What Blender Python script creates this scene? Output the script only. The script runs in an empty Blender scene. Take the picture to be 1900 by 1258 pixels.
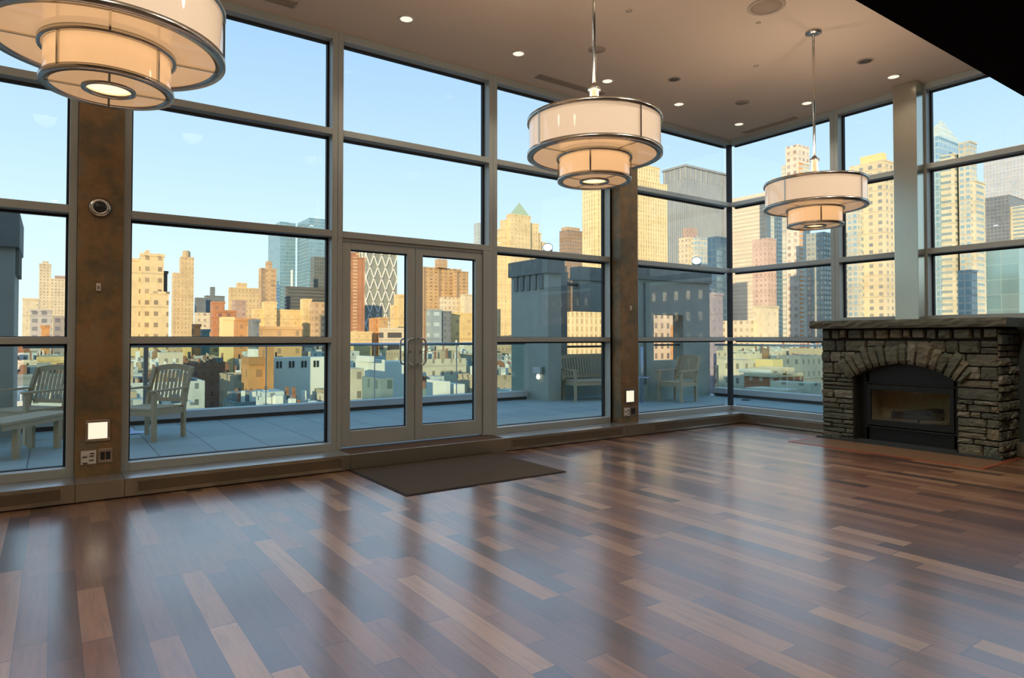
import bpy, math, random
from mathutils import Vector, Matrix
D = bpy.data
scn = bpy.context.scene
col = scn.collection
R = math.radians
random.seed(7)

# ------------------------------------------------------------------ camera
cam_d = D.cameras.new('camera')
cam_d.sensor_width = 36.0
cam_d.lens = 1215.0 / 1900.0 * 36.0
cam_d.shift_y = -26.1 / 1900.0
cam_d.clip_start = 0.05
cam_d.clip_end = 4000
cam = D.objects.new('camera', cam_d)
col.objects.link(cam)
cam.location = (-9.267, -6.653, 1.40)
cam.rotation_euler = (R(90 + 1.125), 0, R(-35.03))
scn.camera = cam

# ------------------------------------------------------------------ world, sun, exposure
w = D.worlds.new('sky')
scn.world = w
w.use_nodes = True
nt = w.node_tree
nt.nodes.clear()
tc = nt.nodes.new('ShaderNodeTexCoord')
sp = nt.nodes.new('ShaderNodeSeparateXYZ')
rp = nt.nodes.new('ShaderNodeValToRGB')
bg = nt.nodes.new('ShaderNodeBackground')
wo = nt.nodes.new('ShaderNodeOutputWorld')
nt.links.new(tc.outputs['Generated'], sp.inputs[0])
nt.links.new(sp.outputs[2], rp.inputs[0])
nt.links.new(rp.outputs[0], bg.inputs[0])
nt.links.new(bg.outputs[0], wo.inputs[0])
cr = rp.color_ramp
SKY = [(0.0, (0.66, 0.72, 0.64)), (0.07, (0.60, 0.73, 0.73)), (0.15, (0.52, 0.68, 0.77)), (0.26, (0.42, 0.59, 0.75)),
       (0.42, (0.31, 0.48, 0.70)), (1.0, (0.20, 0.36, 0.64))]
cr.elements[0].position = SKY[0][0]; cr.elements[0].color = (*SKY[0][1], 1)
cr.elements[1].position = SKY[-1][0]; cr.elements[1].color = (*SKY[-1][1], 1)
for p, c in SKY[1:-1]:
    e = cr.elements.new(p); e.color = (*c, 1)
bg.inputs[1].default_value = 0.96

sun_d = D.lights.new('sun', 'SUN')
sun_d.energy = 3.7
sun_d.color = (1.0, 0.74, 0.44)
sun_d.angle = R(0.6)
sun = D.objects.new('sun', sun_d)
col.objects.link(sun)
sun.rotation_euler = Vector((math.sin(R(48)), math.cos(R(48)), -math.tan(R(6.0)))).to_track_quat('-Z', 'Y').to_euler()
sun.location = (-30, -60, 40)

scn.view_settings.view_transform = 'Standard'
scn.view_settings.look = 'None'
scn.view_settings.exposure = 0.68
scn.view_settings.gamma = 1.0
scn.view_settings.use_curve_mapping = False
cy = scn.cycles
cy.use_denoising = True
cy.max_bounces = 10
cy.diffuse_bounces = 4
cy.glossy_bounces = 4
cy.transparent_max_bounces = 24
cy.transmission_bounces = 6
cy.sample_clamp_indirect = 6.0
cy.caustics_reflective = False
cy.caustics_refractive = False

# ------------------------------------------------------------------ materials
def new_mat(name):
    m = D.materials.new(name); m.use_nodes = True
    t = m.node_tree; t.nodes.clear()
    o = t.nodes.new('ShaderNodeOutputMaterial')
    b = t.nodes.new('ShaderNodeBsdfPrincipled')
    t.links.new(b.outputs[0], o.inputs[0])
    return m, t, b, o

def N(t, kind, **kw):
    n = t.nodes.new(kind)
    for k, v in kw.items():
        setattr(n, k, v)
    return n

def math_n(t, op, a, b=None, c=None):
    n = t.nodes.new('ShaderNodeMath'); n.operation = op
    for i, v in enumerate((a, b, c)):
        if v is None: continue
        if isinstance(v, (int, float)): n.inputs[i].default_value = v
        else: t.links.new(v, n.inputs[i])
    return n.outputs[0]

def mixc(t, f, a, b, blend='MIX'):
    n = t.nodes.new('ShaderNodeMix'); n.data_type = 'RGBA'; n.blend_type = blend
    if isinstance(f, (int, float)): n.inputs[0].default_value = f
    else: t.links.new(f, n.inputs[0])
    for i, v in ((6, a), (7, b)):
        if isinstance(v, tuple): n.inputs[i].default_value = (*v[:3], 1)
        else: t.links.new(v, n.inputs[i])
    return n.outputs[2]

def ramp(t, src, stops):
    n = t.nodes.new('ShaderNodeValToRGB'); e = n.color_ramp.elements
    e[0].position = stops[0][0]; e[0].color = (*stops[0][1], 1)
    e[1].position = stops[-1][0]; e[1].color = (*stops[-1][1], 1)
    for p, c in stops[1:-1]:
        k = e.new(p); k.color = (*c, 1)
    t.links.new(src, n.inputs[0])
    return n.outputs[0]

def noise(t, vec, scale, detail=3, rough=0.55):
    n = t.nodes.new('ShaderNodeTexNoise'); n.inputs['Scale'].default_value = scale
    n.inputs['Detail'].default_value = detail; n.inputs['Roughness'].default_value = rough
    if vec is not None: t.links.new(vec, n.inputs['Vector'])
    return n.outputs[0]

def mapping(t, src, scale=(1, 1, 1), rot=(0, 0, 0), loc=(0, 0, 0)):
    n = t.nodes.new('ShaderNodeMapping')
    n.inputs['Scale'].default_value = scale; n.inputs['Rotation'].default_value = rot
    n.inputs['Location'].default_value = loc
    t.links.new(src, n.inputs['Vector'])
    return n.outputs[0]

def bump(t, b, h, strength=0.2, dist=0.01):
    n = t.nodes.new('ShaderNodeBump'); n.inputs['Strength'].default_value = strength
    n.inputs['Distance'].default_value = dist
    t.links.new(h, n.inputs['Height']); t.links.new(n.outputs[0], b.inputs['Normal'])

def plain(name, c, rough=0.6, metal=0.0, nz=0.0, scale=8.0, spec=0.5, bmp=0.0):
    m, t, b, o = new_mat(name)
    b.inputs['Roughness'].default_value = rough
    b.inputs['Metallic'].default_value = metal
    b.inputs['Specular IOR Level'].default_value = spec
    g = t.nodes.new('ShaderNodeNewGeometry')
    if nz > 0 or bmp > 0:
        f = noise(t, g.outputs['Position'], scale, 4)
        d = tuple(x * (1 - nz) for x in c); l = tuple(min(1, x * (1 + nz)) for x in c)
        t.links.new(mixc(t, f, d, l), b.inputs['Base Color'])
        if bmp > 0: bump(t, b, f, bmp)
    else:
        b.inputs['Base Color'].default_value = (*c, 1)
    return m

def emis(name, c, s):
    m, t, b, o = new_mat(name)
    b.inputs['Base Color'].default_value = (*[x * 0.6 for x in c], 1)
    b.inputs['Emission Color'].default_value = (*c, 1)
    b.inputs['Emission Strength'].default_value = s
    b.inputs['Roughness'].default_value = 0.4
    return m

M = {}
M['frame'] = plain('satin_aluminium_paint', (0.42, 0.47, 0.46), 0.40, 0.15, 0.06, 3)
M['frame_light'] = plain('door_aluminium_paint', (0.42, 0.47, 0.46), 0.40, 0.15, 0.06, 3)
M['gasket'] = plain('black_gasket', (0.012, 0.013, 0.016), 0.6)
M['black'] = plain('black_soffit_paint', (0.004, 0.004, 0.005), 0.95, spec=0.05)
M['chrome'] = plain('brushed_nickel', (0.62, 0.60, 0.55), 0.25, 1.0)
M['white_plastic'] = plain('white_plastic', (0.7, 0.68, 0.62), 0.5)
M['dark_plastic'] = plain('dark_plastic', (0.02, 0.02, 0.022), 0.4)
M['lamp_cream'] = None

def brushed(name, c, rough=0.3, stretch=(1, 1, 60)):
    m, t, b, o = new_mat(name)
    g = t.nodes.new('ShaderNodeNewGeometry')
    f = noise(t, mapping(t, g.outputs['Position'], stretch), 6, 3)
    t.links.new(mixc(t, f, tuple(x * 0.8 for x in c), tuple(min(1, x * 1.15) for x in c)), b.inputs['Base Color'])
    b.inputs['Metallic'].default_value = 0.9
    b.inputs['Roughness'].default_value = rough
    bump(t, b, f, 0.05, 0.002)
    return m
M['steel_base'] = brushed('brushed_steel_cover', (0.50, 0.49, 0.41), 0.24)
M['steel_col'] = brushed('brushed_steel_column', (0.60, 0.60, 0.52), 0.22, (40, 40, 1))
M['steel_cap'] = brushed('steel_cover_top', (0.62, 0.62, 0.60), 0.28)
M['rail'] = brushed('rail_steel', (0.42, 0.48, 0.55), 0.3)

def grille_mat():
    m, t, b, o = new_mat('perforated_grille')
    g = t.nodes.new('ShaderNodeNewGeometry'); s = t.nodes.new('ShaderNodeSeparateXYZ')
    t.links.new(g.outputs['Position'], s.inputs[0])
    xy = math_n(t, 'ADD', s.outputs[0], s.outputs[1])
    f = math_n(t, 'GREATER_THAN', math_n(t, 'FRACT', math_n(t, 'MULTIPLY', xy, 90.0)), 0.5)
    f2 = math_n(t, 'GREATER_THAN', math_n(t, 'FRACT', math_n(t, 'MULTIPLY', s.outputs[2], 60.0)), 0.35)
    k = math_n(t, 'MULTIPLY', f, f2)
    t.links.new(mixc(t, k, (0.16, 0.13, 0.09), (0.34, 0.29, 0.21)), b.inputs['Base Color'])
    b.inputs['Metallic'].default_value = 0.7; b.inputs['Roughness'].default_value = 0.38
    return m
M['grille'] = grille_mat()

def glass_mat(name, tint=(0.93, 0.97, 0.965), ior=1.45, refl=1.0):
    m = D.materials.new(name); m.use_nodes = True
    t = m.node_tree; t.nodes.clear()
    o = t.nodes.new('ShaderNodeOutputMaterial')
    tr = t.nodes.new('ShaderNodeBsdfTransparent'); tr.inputs[0].default_value = (*tint, 1)
    gl = t.nodes.new('ShaderNodeBsdfGlossy'); gl.inputs['Roughness'].default_value = 0.0
    fr = t.nodes.new('ShaderNodeFresnel'); fr.inputs[0].default_value = ior
    mx = t.nodes.new('ShaderNodeMixShader')
    ge = t.nodes.new('ShaderNodeNewGeometry')   # reflect at the outer skin only; the inner skin lets everything through
    k = math_n(t, 'MULTIPLY', fr.outputs[0], refl)
    t.links.new(math_n(t, 'MULTIPLY', k, math_n(t, 'SUBTRACT', 1.0, ge.outputs['Backfacing'])), mx.inputs[0])
    t.links.new(tr.outputs[0], mx.inputs[1]); t.links.new(gl.outputs[0], mx.inputs[2])
    t.links.new(mx.outputs[0], o.inputs[0])
    return m
M['glass'] = glass_mat('window_glass', (0.96, 0.985, 0.98), 1.45, 1.1)
M['rail_glass'] = glass_mat('railing_glass', (0.80, 0.90, 0.88), 1.45)
M['fire_glass'] = glass_mat('firebox_glass', (0.75, 0.75, 0.7), 1.5)

def floor_mat():
    m, t, b, o = new_mat('mixed_tone_plank_floor')
    g = t.nodes.new('ShaderNodeNewGeometry'); s = t.nodes.new('ShaderNodeSeparateXYZ')
    t.links.new(g.outputs['Position'], s.inputs[0])
    W = 0.127
    u = math_n(t, 'DIVIDE', s.outputs[0], W)
    iu = math_n(t, 'FLOOR', u)
    wn = t.nodes.new('ShaderNodeTexWhiteNoise'); wn.noise_dimensions = '1D'
    t.links.new(iu, wn.inputs['W'])
    ln = math_n(t, 'ADD', math_n(t, 'MULTIPLY', wn.outputs[0], 0.8), 1.5)
    off = math_n(t, 'MULTIPLY', wn.outputs[0], 37.7)
    v = math_n(t, 'ADD', math_n(t, 'DIVIDE', s.outputs[1], ln), off)
    # break up the lengths: shift each board joint a little
    iv0 = math_n(t, 'FLOOR', v)
    wj = t.nodes.new('ShaderNodeTexWhiteNoise'); wj.noise_dimensions = '2D'
    cj = t.nodes.new('ShaderNodeCombineXYZ'); t.links.new(iu, cj.inputs[0]); t.links.new(iv0, cj.inputs[1])
    t.links.new(cj.outputs[0], wj.inputs[0])
    cut = math_n(t, 'ADD', math_n(t, 'MULTIPLY', wj.outputs[0], 0.6), 0.2)
    fv = math_n(t, 'FRACT', v)
    sub = math_n(t, 'GREATER_THAN', fv, cut)
    cid = t.nodes.new('ShaderNodeCombineXYZ')
    t.links.new(iu, cid.inputs[0]); t.links.new(iv0, cid.inputs[1]); t.links.new(sub, cid.inputs[2])
    wc = t.nodes.new('ShaderNodeTexWhiteNoise'); wc.noise_dimensions = '3D'
    t.links.new(cid.outputs[0], wc.inputs[0])
    tone = ramp(t, wc.outputs[0], [(0.0, (0.070, 0.034, 0.020)), (0.2, (0.115, 0.050, 0.026)), (0.42, (0.165, 0.070, 0.033)),
                                    (0.66, (0.215, 0.094, 0.042)), (0.82, (0.26, 0.130, 0.060)), (1.0, (0.35, 0.20, 0.10))])
    # grain
    gv = t.nodes.new('ShaderNodeCombineXYZ')
    t.links.new(math_n(t, 'ADD', math_n(t, 'MULTIPLY', s.outputs[0], 22.0), math_n(t, 'MULTIPLY', wc.outputs[0], 50.0)), gv.inputs[0])
    t.links.new(math_n(t, 'MULTIPLY', s.outputs[1], 1.6), gv.inputs[1])
    gr = noise(t, gv.outputs[0], 1.6, 6, 0.65)
    gc = ramp(t, gr, [(0.25, (0.62, 0.58, 0.55)), (0.5, (1, 1, 1)), (0.8, (1.25, 1.2, 1.15))])
    base = mixc(t, 1.0, tone, gc, 'MULTIPLY')
    # seams
    fu = math_n(t, 'FRACT', u)
    e1 = math_n(t, 'LESS_THAN', math_n(t, 'MINIMUM', fu, math_n(t, 'SUBTRACT', 1.0, fu)), 0.010)
    e2 = math_n(t, 'LESS_THAN', math_n(t, 'MINIMUM', fv, math_n(t, 'SUBTRACT', 1.0, fv)), 0.0016)
    e3 = math_n(t, 'LESS_THAN', math_n(t, 'ABSOLUTE', math_n(t, 'SUBTRACT', fv, cut)), 0.0016)
    seam = math_n(t, 'MINIMUM', math_n(t, 'ADD', math_n(t, 'ADD', e1, e2), e3), 1.0)
    base = mixc(t, math_n(t, 'MULTIPLY', seam, 0.75), base, (0.02, 0.01, 0.008))
    t.links.new(base, b.inputs['Base Color'])
    rn = noise(t, g.outputs['Position'], 3.0, 4)
    t.links.new(math_n(t, 'ADD', math_n(t, 'MULTIPLY', rn, 0.10), math_n(t, 'MULTIPLY', gr, 0.10)), b.inputs['Coat Roughness'])
    b.inputs['Roughness'].default_value = 0.42
    b.inputs['Coat Weight'].default_value = 0.9
    b.inputs['Coat IOR'].default_value = 3.0
    rr = math_n(t, 'ADD', math_n(t, 'MULTIPLY', rn, 0.10), math_n(t, 'ADD', math_n(t, 'MULTIPLY', wc.outputs[0], 0.05), 0.15))
    t.links.new(rr, b.inputs['Coat Roughness'])
    hb = math_n(t, 'SUBTRACT', math_n(t, 'MULTIPLY', gr, 0.15), seam)
    bump(t, b, hb, 0.12, 0.002)
    return m
M['floor'] = floor_mat()
M['ceiling'] = plain('ceiling_paint', (0.66, 0.54, 0.43), 0.9, 0, 0.02, 1.5)
M['wall_paint'] = plain('beige_wall_paint', (0.55, 0.42, 0.28), 0.85, 0, 0.03, 2)
M['knee_wall'] = plain('dark_green_grey_wall', (0.045, 0.06, 0.055), 0.7, 0, 0.1, 3)

def bronze_mat():
    m, t, b, o = new_mat('mottled_bronze_column')
    g = t.nodes.new('ShaderNodeNewGeometry')
    n1 = noise(t, g.outputs['Position'], 2.4, 7, 0.68)
    n2 = noise(t, mapping(t, g.outputs['Position'], (1, 1, 1), loc=(7, 3, 1)), 9.0, 5, 0.7)
    c1 = ramp(t, n1, [(0.34, (0.13, 0.125, 0.085)), (0.46, (0.20, 0.150, 0.078)), (0.56, (0.28, 0.175, 0.078)), (0.68, (0.24, 0.21, 0.14))])
    c2 = ramp(t, n2, [(0.3, (0.75, 0.78, 0.80)), (0.7, (1.2, 1.15, 1.1))])
    t.links.new(mixc(t, 1.0, c1, c2, 'MULTIPLY'), b.inputs['Base Color'])
    b.inputs['Roughness'].default_value = 0.5
    b.inputs['Metallic'].default_value = 0.15
    bump(t, b, n2, 0.08)
    return m
M['bronze'] = bronze_mat()
M['mat'] = plain('brown_ribbed_mat', (0.075, 0.058, 0.040), 0.95, 0, 0.35, 160, 0.2, 0.5)
M['mat_edge'] = plain('black_rubber_edge', (0.012, 0.011, 0.010), 0.7)
M['step_carpet'] = plain('brown_step_carpet', (0.10, 0.065, 0.045), 0.95, 0, 0.3, 120, 0.2)

def stone_mat():
    m, t, b, o = new_mat('grey_brown_fieldstone')
    g = t.nodes.new('ShaderNodeNewGeometry')
    at = t.nodes.new('ShaderNodeAttribute'); at.attribute_name = 'tone'
    c = ramp(t, at.outputs['Fac'], [(0.0, (0.09, 0.105, 0.088)), (0.3, (0.130, 0.148, 0.116)), (0.6, (0.165, 0.175, 0.135)), (0.85, (0.19, 0.178, 0.125)), (1.0, (0.25, 0.27, 0.23))])
    n1 = noise(t, mapping(t, g.outputs['Position'], (6, 6, 20)), 1.3, 7, 0.7)
    n2 = noise(t, g.outputs['Position'], 26, 6, 0.7)
    k = ramp(t, n1, [(0.3, (0.55, 0.55, 0.55)), (0.5, (1, 1, 1)), (0.72, (1.45, 1.3, 1.15))])
    t.links.new(mixc(t, 1.0, c, k, 'MULTIPLY'), b.inputs['Base Color'])
    b.inputs['Roughness'].default_value = 0.85
    b.inputs['Specular IOR Level'].default_value = 0.3
    bump(t, b, math_n(t, 'ADD', n1, math_n(t, 'MULTIPLY', n2, 0.6)), 0.7, 0.02)
    return m
M['stone'] = stone_mat()
M['mortar'] = plain('dark_mortar', (0.022, 0.022, 0.019), 0.95, 0, 0.2, 20, 0.2)
M['slab'] = plain('mantel_slab_stone', (0.125, 0.125, 0.098), 0.8, 0, 0.45, 14, 0.3, 0.5)
M['slate'] = plain('dark_slate', (0.035, 0.045, 0.045), 0.6, 0, 0.3, 10)
M['hearth'] = plain('brown_hearth_inlay', (0.17, 0.10, 0.055), 0.4, 0, 0.2, 12)
M['hearth_edge'] = plain('red_wood_border', (0.30, 0.07, 0.03), 0.35, 0, 0.15, 20)
M['iron'] = plain('black_firebox_steel', (0.018, 0.021, 0.021), 0.42, 0.4, 0.2, 12)
M['fire_lining'] = plain('tan_firebox_lining', (0.85, 0.72, 0.48), 0.85, 0, 0.3, 18)
M['log'] = plain('charred_grey_log', (0.10, 0.085, 0.07), 0.9, 0, 0.6, 30, 0.2, 0.6)
M['logpale'] = plain('pale_log', (0.30, 0.25, 0.19), 0.9, 0, 0.4, 25, 0.2, 0.5)
M['teak'] = plain('weathered_teak', (0.52, 0.43, 0.28), 0.75, 0, 0.12, 30, 0.3)
M['concrete'] = None
M['pier_stone'] = plain('grey_green_stucco', (0.42, 0.45, 0.38), 0.9, 0, 0.12, 3.0)
M['pier_cap'] = plain('dark_weathered_cap', (0.25, 0.26, 0.23), 0.9, 0, 0.3, 4.0)
M['wallT'] = plain('grey_terrace_wall', (0.36, 0.40, 0.34), 0.9, 0, 0.15, 3.0)
M['curb_dark'] = plain('curb_base_band', (0.10, 0.09, 0.075), 0.8)  # dark brown strip under the lighter curb
M['curb'] = plain('light_metal_curb', (0.62, 0.62, 0.60), 0.5, 0.1)

def tile_mat():
    m, t, b, o = new_mat('blue_grey_terrace_tiles')
    g = t.nodes.new('ShaderNodeNewGeometry'); s = t.nodes.new('ShaderNodeSeparateXYZ')
    t.links.new(g.outputs['Position'], s.inputs[0])
    W = 0.61
    u = math_n(t, 'DIVIDE', math_n(t, 'ADD', s.outputs[0], 0.33), W); v = math_n(t, 'DIVIDE', s.outputs[1], W)
    fu = math_n(t, 'FRACT', u); fv = math_n(t, 'FRACT', v)
    e = math_n(t, 'MAXIMUM', math_n(t, 'LESS_THAN', fu, 0.018), math_n(t, 'MULTIPLY', math_n(t, 'LESS_THAN', fv, 0.018), 0.55))
    c = t.nodes.new('ShaderNodeCombineXYZ')
    t.links.new(math_n(t, 'FLOOR', u), c.inputs[0]); t.links.new(math_n(t, 'FLOOR', v), c.inputs[1])
    wn = t.nodes.new('ShaderNodeTexWhiteNoise'); t.links.new(c.outputs[0], wn.inputs[0])
    n = noise(t, mapping(t, g.outputs['Position'], (2, 14, 1)), 2.0, 4)
    base = mixc(t, wn.outputs[0], (0.28, 0.36, 0.35), (0.34, 0.42, 0.40))
    base = mixc(t, math_n(t, 'MULTIPLY', n, 0.35), base, (0.22, 0.31, 0.31))
    t.links.new(mixc(t, math_n(t, 'MULTIPLY', e, 0.85), base, (0.05, 0.06, 0.07)), b.inputs['Base Color'])
    b.inputs['Roughness'].default_value = 0.65
    return m
M['tile'] = tile_mat()

def shade_mat(name, c, s):
    """cream fabric laminated in acrylic: glows from the lamp inside, with a clear glossy face"""
    m, t, b, o = new_mat(name)
    g = t.nodes.new('ShaderNodeNewGeometry'); 
    f = noise(t, mapping(t, g.outputs['Position'], (60, 60, 0.5)), 1.2, 2)
    t.links.new(mixc(t, f, tuple(x * 0.93 for x in c), c), b.inputs['Emission Color'])
    b.inputs['Emission Strength'].default_value = s
    b.inputs['Base Color'].default_value = (0.62, 0.55, 0.47, 1)
    b.inputs['Roughness'].default_value = 0.5
    b.inputs['Coat Weight'].default_value = 1.0
    b.inputs['Coat Roughness'].default_value = 0.03
    b.inputs['Coat IOR'].default_value = 1.5
    return m
M['shade_up'] = shade_mat('cream_drum_shade', (1.0, 0.70, 0.45), 0.40)
M['shade_low'] = shade_mat('amber_lit_drum_shade', (1.0, 0.56, 0.25), 0.54)
M['shade_under'] = shade_mat('lit_under_diffuser', (1.0, 0.58, 0.28), 0.38)
M['lens'] = emis('prismatic_lamp_lens', (1.0, 0.72, 0.36), 1.3)
M['down_lens'] = emis('downlight_lens', (1.0, 0.80, 0.58), 0.85)
M['step_lens'] = emis('step_light_lens', (1.0, 0.93, 0.72), 0.56)
M['flood_lens'] = emis('floodlight_lens', (1.0, 0.95, 0.82), 0.9)

# city facades: UV is in metres, u runs round the building and v is height
def facade(name, wall, win, bw=3.0, bh=3.3, ww=0.5, wh=0.5, rough=0.25, metal=0.0, vary=0.5, band=None, bump_s=0.0):
    m, t, b, o = new_mat(name)
    uv = t.nodes.new('ShaderNodeUVMap'); s = t.nodes.new('ShaderNodeSeparateXYZ')
    t.links.new(uv.outputs[0], s.inputs[0])
    u = math_n(t, 'DIVIDE', s.outputs[0], bw); v = math_n(t, 'DIVIDE', s.outputs[1], bh)
    fu = math_n(t, 'FRACT', u); fv = math_n(t, 'FRACT', v)
    a = math_n(t, 'LESS_THAN', math_n(t, 'ABSOLUTE', math_n(t, 'SUBTRACT', fu, 0.5)), ww / 2)
    c = math_n(t, 'LESS_THAN', math_n(t, 'ABSOLUTE', math_n(t, 'SUBTRACT', fv, 0.5)), wh / 2)
    k = math_n(t, 'MULTIPLY', a, c)
    cc = t.nodes.new('ShaderNodeCombineXYZ')
    t.links.new(math_n(t, 'FLOOR', u), cc.inputs[0]); t.links.new(math_n(t, 'FLOOR', v), cc.inputs[1])
    wn = t.nodes.new('ShaderNodeTexWhiteNoise'); t.links.new(cc.outputs[0], wn.inputs[0])
    wc = mixc(t, math_n(t, 'MULTIPLY', wn.outputs[0], vary), win, wall)
    g = t.nodes.new('ShaderNodeNewGeometry')
    n = noise(t, g.outputs['Position'], 0.06, 3)
    n2 = noise(t, g.outputs['Position'], 0.35, 5, 0.7)
    nn = math_n(t, 'ADD', math_n(t, 'MULTIPLY', n, 0.5), math_n(t, 'MULTIPLY', n2, 0.5))
    wl = ramp(t, nn, [(0.30, tuple(x * 0.62 for x in wall)), (0.5, tuple(x * 0.86 for x in wall)), (0.70, tuple(min(1, x * 1.0) for x in wall))])
    lv = math_n(t, 'LESS_THAN', math_n(t, 'FRACT', math_n(t, 'DIVIDE', s.outputs[1], bh * 3)), 0.06)
    wl = mixc(t, math_n(t, 'MULTIPLY', lv, 0.45), wl, tuple(x * 0.5 for x in wall))
    if band:
        bp, bwid, bc = band
        f3 = math_n(t, 'LESS_THAN', math_n(t, 'FRACT', math_n(t, 'DIVIDE', s.outputs[0], bp)), bwid)
        wl = mixc(t, f3, wl, bc)
    # windows only on the upright faces
    gn = t.nodes.new('ShaderNodeSeparateXYZ'); t.links.new(g.outputs['Normal'], gn.inputs[0])
    up = math_n(t, 'LESS_THAN', math_n(t, 'ABSOLUTE', gn.outputs[2]), 0.5)
    k = math_n(t, 'MULTIPLY', k, up)
    t.links.new(mixc(t, k, wl, wc), b.inputs['Base Color'])
    t.links.new(math_n(t, 'SUBTRACT', 0.85, math_n(t, 'MULTIPLY', k, 0.85 - rough)), b.inputs['Roughness'])
    if metal: t.links.new(math_n(t, 'MULTIPLY', k, metal), b.inputs['Metallic'])
    return m
F = {}  # some far towers get paler colours in place of haze
def fac(k, *a, **kw): F[k] = facade('facade_' + k, *a, **kw)
fac('cream_s', (0.72, 0.62, 0.44), (0.32, 0.26, 0.20), 3.2, 3.4, 0.45, 0.45)
fac('cream_p', (0.76, 0.66, 0.46), (0.50, 0.40, 0.28), 5, 5, 0.2, 0.3)
fac('cream_w', (0.76, 0.60, 0.34), (0.22, 0.16, 0.10), 3.9, 3.9, 0.34, 0.40, vary=0.35)
fac('cream_v', (0.78, 0.64, 0.38), (0.50, 0.40, 0.26), 3.4, 3.6, 0.42, 0.55, vary=0.6)
fac('cream_v2', (0.74, 0.64, 0.44), (0.24, 0.26, 0.27), 5.2, 4.0, 0.42, 0.5, vary=0.45)
fac('yellow_p', (0.80, 0.60, 0.30), (0.52, 0.36, 0.18), 4.2, 4.0, 0.3, 0.35)
fac('yellow_w', (0.78, 0.58, 0.26), (0.34, 0.25, 0.13), 8.0, 7.5, 0.22, 0.22, vary=0.4)
fac('whitegrid', (0.55, 0.52, 0.48), (0.18, 0.18, 0.20), 3.4, 3.6, 0.6, 0.5)
fac('greygrid', (0.40, 0.36, 0.33), (0.14, 0.14, 0.17), 3.0, 3.4, 0.6, 0.5)
fac('whitewin', (0.66, 0.56, 0.44), (0.16, 0.15, 0.14), 4.0, 4.6, 0.42, 0.55, vary=0.2)
fac('tan_t', (0.70, 0.53, 0.30), (0.40, 0.29, 0.18), 3.0, 4.4, 0.4, 0.45, vary=0.5)
fac('tan_w', (0.64, 0.44, 0.24), (0.26, 0.19, 0.13), 5.6, 3.4, 0.55, 0.45, vary=0.5, band=(17, 0.16, (0.30, 0.22, 0.15)))
fac('brick_tan', (0.56, 0.40, 0.25), (0.36, 0.26, 0.17), 4.5, 4.5, 0.3, 0.4)
fac('brick_tan2', (0.60, 0.42, 0.24), (0.30, 0.20, 0.13), 3.6, 3.5, 0.5, 0.5, vary=0.4)
fac('redbrick', (0.52, 0.24, 0.12), (0.20, 0.12, 0.09), 3.6, 3.4, 0.4, 0.45, vary=0.4)
fac('pinkbrown', (0.52, 0.36, 0.28), (0.30, 0.23, 0.20), 3.3, 3.4, 0.45, 0.5)
fac('orange', (0.62, 0.32, 0.13), (0.32, 0.18, 0.10), 4.0, 3.8, 0.3, 0.4)
fac('orange_p', (0.66, 0.42, 0.20), (0.34, 0.24, 0.14), 6.0, 6.0, 0.2, 0.3)
fac('redstripe', (0.50, 0.24, 0.13), (0.60, 0.42, 0.24), 13.0, 3.0, 0.30, 0.6, vary=0.3, band=(6.5, 0.12, (0.30, 0.15, 0.09)))
fac('slate', (0.20, 0.23, 0.24), (0.12, 0.14, 0.16), 3.6, 3.6, 0.5, 0.5)
fac('darkwall', (0.10, 0.085, 0.065), (0.05, 0.05, 0.05), 6, 6, 0.3, 0.3)
fac('darkstripe', (0.15, 0.16, 0.15), (0.07, 0.08, 0.08), 60, 3.2, 0.96, 0.5, vary=0.1)
fac('glassblue', (0.30, 0.46, 0.54), (0.17, 0.32, 0.40), 1.8, 4.0, 0.75, 0.8, 0.12, 0.5, vary=0.6)
fac('glassblue2', (0.40, 0.56, 0.66), (0.24, 0.44, 0.58), 2.2, 3.6, 0.7, 0.7, 0.12, 0.5, vary=0.7)
fac('glassdark', (0.17, 0.19, 0.17), (0.09, 0.12, 0.13), 2.5, 3.4, 0.6, 0.6, 0.2, 0.3, vary=0.7)
fac('glassnavy', (0.10, 0.17, 0.24), (0.05, 0.11, 0.18), 3.0, 3.6, 0.8, 0.8, 0.15, 0.4, vary=0.5)
fac('glasspale', (0.55, 0.60, 0.60), (0.38, 0.48, 0.52), 2.6, 4.0, 0.6, 0.6, 0.2, 0.3)
fac('glassgrid', (0.62, 0.60, 0.50), (0.30, 0.46, 0.54), 3.0, 3.3, 0.66, 0.58, 0.15, 0.4, vary=0.75)
fac('glassgrid2', (0.44, 0.46, 0.42), (0.18, 0.26, 0.31), 3.0, 3.3, 0.66, 0.6, 0.15, 0.4, vary=0.7)
fac('goldslab', (0.82, 0.66, 0.38), (0.42, 0.32, 0.18), 3.2, 3.9, 0.36, 0.62, vary=0.5, band=(3.2, 0.16, (0.90, 0.74, 0.42)))
fac('browngrid', (0.42, 0.28, 0.17), (0.17, 0.17, 0.18), 3.5, 3.8, 0.6, 0.5, 0.2, 0.2, vary=0.5)
fac('ribgrey', (0.46, 0.46, 0.43), (0.20, 0.23, 0.25), 3.1, 90.0, 0.55, 1.0, 0.3, 0.2, vary=0.15)
fac('crown', (0.46, 0.44, 0.40), (0.16, 0.16, 0.17), 8.0, 22.0, 0.52, 0.78, vary=0.1)
fac('whiteband', (0.80, 0.70, 0.56), (0.50, 0.46, 0.40), 70, 3.6, 0.97, 0.42, vary=0.2)
fac('whiteband2', (0.70, 0.66, 0.50), (0.24, 0.34, 0.38), 13, 3.7, 0.78, 0.42, 0.2, 0.2, vary=0.3)
fac('pinkgrid', (0.68, 0.50, 0.42), (0.36, 0.28, 0.26), 3.4, 3.5, 0.45, 0.45)
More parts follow.
